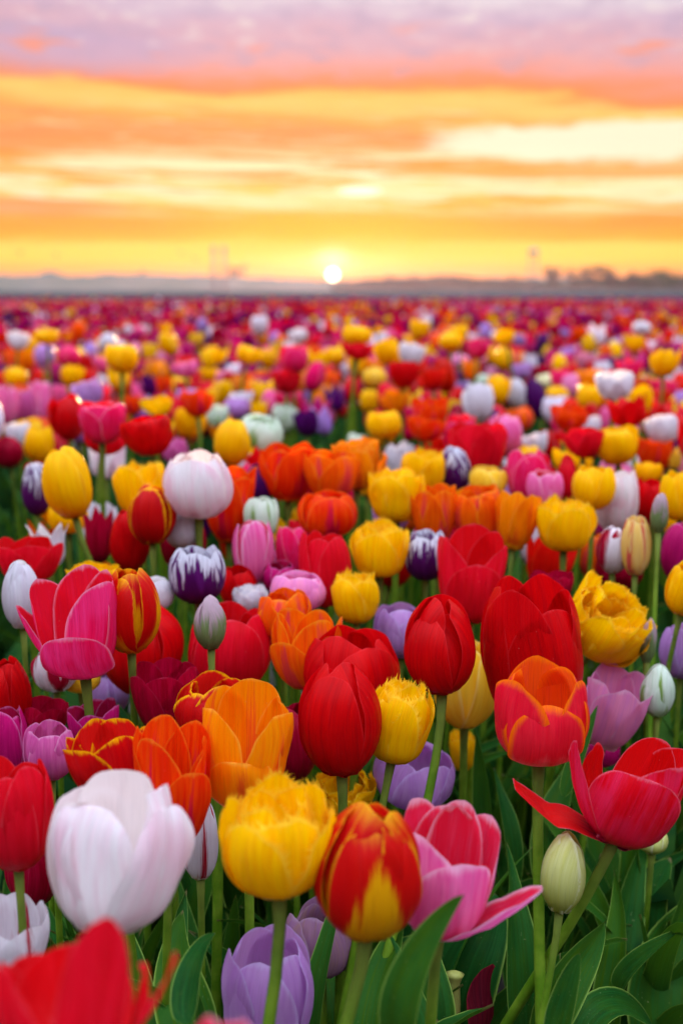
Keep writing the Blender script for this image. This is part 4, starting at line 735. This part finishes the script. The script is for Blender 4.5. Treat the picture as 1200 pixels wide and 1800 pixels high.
plant(1120, .95, 'leafy plant with very broad dark leaves in the bottom right corner', [
    ([(1110, 1900, .95), (1110, 1720, .96), (1130, 1600, .98), (1178, 1508, 1.0)], 130, dict(roll=25, fold=.25)),
    ([(1180, 1880, .92), (1165, 1740, .93), (1200, 1640, .96), (1260, 1560, .98)], 120, dict(roll=-20)),
    ([(1085, 1740, .88), (1110, 1700, .87), (1160, 1660, .86), (1215, 1622, .85)], 38, dict(roll=50)),
    ([(1060, 1900, .9), (1070, 1760, .9), (1085, 1640, .92), (1078, 1530, .95)], 52, dict(roll=30)),
    ([(1075, 1900, .92), (1090, 1700, .94), (1110, 1560, .98), (1140, 1460, 1.02)], 60, dict(roll=-30))])
plant(300, .78, 'leafy plant of narrow dark leaves under the large white tulip', [
    ([(345, 1900, .72), (330, 1780, .73), (310, 1700, .76), (322, 1600, .8)], 90, dict(roll=15)),
    ([(260, 1900, .8), (240, 1760, .82), (205, 1640, .86), (190, 1590, .9)], 60, dict(roll=-25)),
    ([(365, 1900, .7), (358, 1820, .7), (350, 1770, .7), (341, 1732, .7)], 20, dict(roll=0)),
    ([(120, 1900, .84), (105, 1760, .86), (92, 1660, .9), (80, 1590, .94)], 60, dict(roll=20))])
plant(690, .82, 'leafy plant with upright leaves below the yellow flamed red tulip', [
    ([(650, 1900, .78), (660, 1760, .8), (690, 1660, .84), (700, 1590, .88)], 60, dict(roll=35)),
    ([(560, 1900, .85), (575, 1800, .86), (560, 1700, .9), (530, 1620, .94)], 60, dict(roll=-20)),
    ([(740, 1900, .8), (760, 1780, .8), (748, 1680, .82), (770, 1600, .86)], 66, dict(roll=-30))])
plant(860, 1.0, 'leafy plant with curling leaves behind the orange edged tulip', [
    ([(850, 1500, 1.0), (852, 1400, 1.0), (846, 1320, 1.0), (836, 1280, 1.0)], 44, dict(roll=60)),
    ([(905, 1560, 1.0), (896, 1460, 1.0), (880, 1400, 1.02), (868, 1350, 1.04)], 30, dict(roll=-40)),
    ([(980, 1600, 1.02), (965, 1480, 1.02), (985, 1400, 1.04), (1000, 1330, 1.06)], 56, dict(roll=25)),
    ([(1040, 1640, 1.05), (1060, 1540, 1.06), (1050, 1450, 1.08), (1075, 1370, 1.1)], 56, dict(roll=-25))])

# ------------------------------------------------------------------ far shore of the field: ridge, trees, posts, birds
def ridge(name, dist, pts, thick, mat):
    rng = random.Random(9); xs = np.arange(-1500, 2701, 6); ys = np.interp(xs, [p[0] for p in pts], [p[1] for p in pts]); V, Fc = [], []
    for x, y_ in zip(xs, ys):
        X = (x - CX) / F * dist / math.cos(PITCH); H = max(1, (HORIZON - y_) / F * dist) * 1.0 + rng.uniform(-.012, .012) * dist * .05
        V += [(X, dist - thick, -2), (X * .99, dist - thick * .35, H * .55), (X, dist, H), (X, dist + thick, -2)]
    for i in range(len(xs) - 1):
        for k in range(3): Fc.append((4 * i + k, 4 * i + 4 + k, 4 * i + 5 + k, 4 * i + 1 + k))
    return tag(link(name, mesh(name, V, Fc, mat)), kind='structure')
ridge('hills', 2600, [(-1500, 486), (0, 484), (85, 483), (100, 477), (115, 477), (135, 484), (178, 484), (195, 481), (280, 482), (380, 485), (470, 488), (560, 492), (620, 492), (690, 488), (760, 487), (900, 488), (1200, 485), (2700, 486)], 450, MATS['hill'])
def tree(px, ytop, wpx, dist, label, seed):
    dist *= 7 if dist > 180 else 5.5
    rng = random.Random(seed); base = Vector(((px - CX) / F * dist, dist, 0)); H = (HORIZON - ytop) / F * dist + .75; Wd = wpx / F * dist / 2
    r_ = link('tree', None); r_.location = base; tag(r_, label, 'tree', 'trees along the far edge of the field')
    v, f, u = tube([(0, 0, -.2), (.1, 0, H * .3), (-.1, .1, H * .6), (0, 0, H * .85)], [H * .035, H * .028, H * .018, H * .006]); link('trunk', mesh('trunk', v, f, MATS['bark'], u), r_)
    V, Fc = [], []; lobes = [(rng.uniform(-.65, .65) * Wd, rng.uniform(-.5, .5) * Wd, H * rng.uniform(.32, .85), rng.uniform(.25, .45)) for _ in range(9)]
    for k in range(900):
        lx, ly, lz, lr = rng.choice(lobes); dv = Vector((rng.gauss(0, 1), rng.gauss(0, 1), rng.gauss(0, 1))).normalized() * rng.random() ** .4
        c_ = Vector((lx + dv.x * lr * Wd, ly + dv.y * lr * Wd, min(H, lz + dv.z * lr * H * .5))); s_ = H * .035 * rng.uniform(.6, 1.4)
        a_ = Vector((rng.gauss(0, 1), rng.gauss(0, 1), rng.gauss(0, 1))).normalized() * s_; b_ = a_.cross(Vector((rng.gauss(0, 1), rng.gauss(0, 1), rng.gauss(0, 1)))).normalized() * s_ * .7
        i = len(V); V += [c_ - a_, c_ + b_, c_ + a_, c_ - b_]; Fc.append((i, i + 1, i + 2, i + 3))
    link('crown', mesh('crown', V, Fc, MATS['treeleaf'], smooth=False), r_)
tree(1178, 472, 110, 170, 'big dark rounded tree at the right end of the horizon', 1)
for k, (px, yt, wd, di, lb) in enumerate([(690, 484, 46, 320, 'low blurred tree on the horizon just right of the sun'), (728, 483, 40, 320, 'low blurred tree third from the sun on the right'), (775, 484, 50, 340, 'low wide tree left of the mast on the horizon'), (840, 485, 60, 340, 'low flat tree just left of the tall mast'),
      (895, 484, 44, 300, 'small tree at the left foot of the tall mast'), (964, 466, 42, 260, 'tall narrow tree just right of the tall mast'), (1003, 470, 40, 260, 'second tree right of the tall mast, with uneven top'), (1034, 468, 36, 250, 'third tree right of the tall mast, in the middle of the row'), (1064, 462, 34, 240, 'tallest slim tree of the row right of the mast'),
      (1098, 474, 44, 230, 'blurred tree left of the big dark rounded tree'), (1128, 480, 50, 200, 'lower tree touching the left side of the big dark rounded tree'), (262, 474, 14, 400, 'tiny lone tree on the left ridge'), (423, 466, 36, 380, 'rounded tree added for a blurred arch beside the twin posts on the left')]):
    tree(px, yt, wd, di, lb, 20 + k)  # the rounded tree by the posts is added, standing in for an out-of-focus arch
def tree_band():
    rng = random.Random(77); V, Fc = [], []; dist = 2250
    for k in range(9000):
        px = rng.uniform(585, 1700); top = 492 - 5 * (math.sin(px * .05) * .5 + math.sin(px * .017 + 1)); x = (px - CX) / F * dist; h = rng.random() ** .8 * ((HORIZON - top) / F * dist + .75)
        c_ = Vector((x, dist + rng.uniform(-20, 20), h)); s_ = rng.uniform(2, 4.5); a_ = Vector((rng.gauss(0, 1), rng.gauss(0, 1), rng.gauss(0, 1))).normalized() * s_; b_ = a_.cross(Vector((rng.gauss(0, 1), rng.gauss(0, 1), rng.gauss(0, 1)))).normalized() * s_
        i = len(V); V += [c_ - a_, c_ + b_, c_ + a_, c_ - b_]; Fc.append((i, i + 1, i + 2, i + 3))
    tag(link('woodland', mesh('woodland', V, Fc, MATS['treeleaf'], smooth=False)), 'far low line of woodland along the horizon right of the sun', 'woodland', kind='stuff')
tree_band()
def post_mast(px, ytop, dist, label, name, legs, head):
    dist *= 7; r_ = link(name, None); r_.location = ((px - CX) / F * dist, dist, 0); H = (HORIZON - ytop) / F * dist + .75; tag(r_, label, 'mast'); u1 = dist / F
    for s_ in legs: v, f, u = tube([(s_ * u1, 0, -.2), (s_ * .8 * u1, 0, H * .5), (s_ * .6 * u1, 0, H)], 1.3 * u1, 8); link('leg', mesh('leg', v, f, MATS['steel'], u), r_)
    for k in range(4):
        z0 = H * (k + 1) / 5; v, f, u = tube([(min(legs) * .8 * u1, 0, z0), (0, 0, z0 + .1), (max(legs) * .8 * u1, 0, z0)], .5 * u1, 6); link('brace', mesh('brace', v, f, MATS['steel'], u), r_)
    v, f, u = tube([(0, 0, H * .92), (0, 0, H * .95), (0, 0, H * 1.02), (0, 0, H * 1.06)], [head * .6 * u1, head * u1, head * u1, head * .3 * u1], 14); link('head', mesh('head', v, f, MATS['steel'], u), r_)
post_mast(929, 444, 300, 'tall mast with a wide head on the horizon at the right', 'tower', (-9, 9), 9)
post_mast(381, 440, 300, 'left one of the twin posts on the horizon left of the sun', 'post', (-2.5, 2.5), 4)
post_mast(399, 440, 300, 'right one of the twin posts on the horizon left of the sun', 'post', (-2.5, 2.5), 4)
def bird(px, py, dist, tilt, label):
    r_ = link('bird', None); r_.location = P(px, py, dist); r_.rotation_euler = (0, R(tilt), 0); tag(r_, label, 'bird', 'birds over the horizon on the left')
    v, f, u = tube([(0, -.22, 0), (0, -.16, .01), (0, 0, .02), (0, .14, .01), (0, .24, 0)], [.015, .06, .085, .06, .01], 8); link('body', mesh('body', v, f, MATS['bird'], u), r_)
    for s_ in (-1, 1):
        V, Fc = [], []
        for k in range(9):
            t = k / 8; x = s_ * t * .5; z = .02 + .16 * math.sin(t * 2.2) * (1 - .55 * t); ch = .16 * (1 - t) ** .6 + .02
            V += [(x, -ch * .5 - .05 * t, z), (x, 0, z + .02 * (1 - t)), (x, ch * .5 - .05 * t, z), (x, 0, z - .01)]
            if k:
                i = 4 * k
                for q in range(4): Fc.append((i - 4 + q, i - 4 + (q + 1) % 4, i + (q + 1) % 4, i + q))
        link('wing', mesh('wing', V, Fc, MATS['bird']), r_)
bird(36, 445, 70, 4, 'leftmost small bird gliding above the left ridge'); bird(99, 449, 70, 24, 'small bird tilting down above the bump of the left ridge')
bird(319, 445, 75, 4, 'small upper bird of the pair left of the twin posts'); bird(343, 456, 75, 14, 'lower bird of the pair left of the twin posts')

# ------------------------------------------------------------------ evening haze
hv, hf = [], []
for z_ in (-1.5, 52): hv += [(-3300, -30, z_), (3300, -30, z_), (3300, 3300, z_), (-3300, 3300, z_)]
hf = [(3, 2, 1, 0), (4, 5, 6, 7), (0, 1, 5, 4), (1, 2, 6, 5), (2, 3, 7, 6), (3, 0, 4, 7)]
m, T = new_mat('haze_air'); pv = T.new('ShaderNodeVolumePrincipled'); pv.inputs['Color'].default_value = (.58, .48, .90, 1); pv.inputs['Density'].default_value = .00004; pv.inputs['Anisotropy'].default_value = .72
o = T.new('ShaderNodeOutputMaterial'); T.l.new(pv.outputs[0], o.inputs['Volume'])
tag(link('haze', mesh('haze', hv, hf, m, smooth=False)), 'thin lavender evening haze lying over the far field and hills', 'haze', kind='stuff')

# ------------------------------------------------------------------ labels: every tulip singled out by look and neighbours
LOOK = {'red': 'red', 'scarlet': 'bright scarlet', 'rosered': 'rose red', 'crimson': 'dark crimson', 'pink': 'pink', 'hotpink': 'deep pink', 'softpink': 'pale pink', 'magenta': 'magenta', 'mauve': 'mauve', 'lilac': 'lilac', 'purple': 'dark purple', 'white': 'white', 'blush': 'white',
        'cream': 'cream', 'greenwhite': 'greenish white', 'lemon': 'pale yellow', 'yellow': 'yellow', 'amber': 'golden orange', 'orange': 'orange', 'orangered': 'orange red'}
SH_W = {'double': ' double', 'bud': ' slender', 'open': ' open'}
taken = set(); marks = []
ctr = lambda t: ((t['box'][0] + t['box'][2]) / 2, (t['box'][1] + t['box'][3]) / 2)
for t in TULIPS:
    if t['lab']: t['o']['label'] = t['lab']; t['o']['category'] = 'tulip'; taken.add(t['lab'])
    if t['lm']: marks.append((t['lm'], ctr(t), t['box']))
DIRS = ['just right of', 'behind and right of', 'straight behind', 'behind and left of', 'just left of', 'in front and left of', 'in front of', 'in front and right of']
FAR_M = [('the sun', (585, 484)), ('the tall mast', (929, 470)), ('the twin posts', (390, 470)), ('the big dark tree', (1178, 495)), ('the left edge', (0, 600)), ('the right edge', (1200, 600))]
auto = sorted([t for t in TULIPS if not t['lab']], key=lambda t: -(t['box'][2] - t['box'][0]))
ORD = ['nearest', 'second nearest', 'third nearest', 'fourth nearest']
def sector(c, m): return int((math.degrees(math.atan2(m[1] - c[1], c[0] - m[0])) % 360 + 22.5) // 45) % 8
def gap(c, m): return math.hypot(c[0] - m[0], c[1] - m[1])
LM2 = marks + [(n_, c_, None) for n_, c_ in FAR_M if 'edge' not in n_]
hue = lambda t: LOOK.get(t['mat'])
for t in auto:
    c = ctr(t); look = LOOK[t['mat']] + (' double' if t['shape'] == 'double' else '') + ' tulip'; bl = 'blurred ' if c[1] < 660 else 'soft '
    opts = []
    for nm, mc, _ in LM2:
        g_ = gap(c, mc)
        if g_ > 330 or len(nm.split()) > 8: continue
        far_ = 'sun' in nm or 'mast' in nm or 'posts' in nm or 'tree' in nm
        sc_ = sector(c, mc); k = sum(1 for o in TULIPS if o is not t and hue(o) == hue(t) and sector(ctr(o), mc) == sc_ and gap(ctr(o), mc) < g_)
        di = {5: 'below and left of', 6: 'straight below', 7: 'below and right of'}.get(sc_, DIRS[sc_]) if far_ else DIRS[sc_]
        if k < 4: opts.append((k * 70 + g_ + (60 if far_ else 0), f"{bl}{look}, {ORD[k]} one {di} {nm}"))
    for _, l in sorted(opts):
        if l not in taken and len(l.split()) <= 16: done = l; break
    else:
        edge = 'left' if c[0] < 600 else 'right'; k = 1; done = None
        near_o = sorted([o for o in TULIPS if o is not t and hue(o) and hue(o) != hue(t)], key=lambda o: gap(ctr(o), c))
        for o in near_o:
            l = f"{bl}{look} touching a {hue(o)} one, in the {'far' if c[1] < 620 else 'middle'} rows on the {edge}"
            if l not in taken and len(l.split()) <= 16: done = l; break
    taken.add(done); t['o']['label'] = done; t['o']['category'] = 'tulip'; t['o']['group'] = 'tulips in the soft rows behind'
for t in TULIPS:
    if t['lab']: t['o']['group'] = 'tulips in the nearer rows'
for t in TULIPS:
    if t['wr'] > .085 or t['wr'] < .024 or t['asp'] > 1.7 or t['asp'] < .58: print('CHECK', t['box'], t['shape'], t['mat'], 'w=%.3f asp=%.2f d=%.2f' % (t['wr'], t['asp'], t['d']))
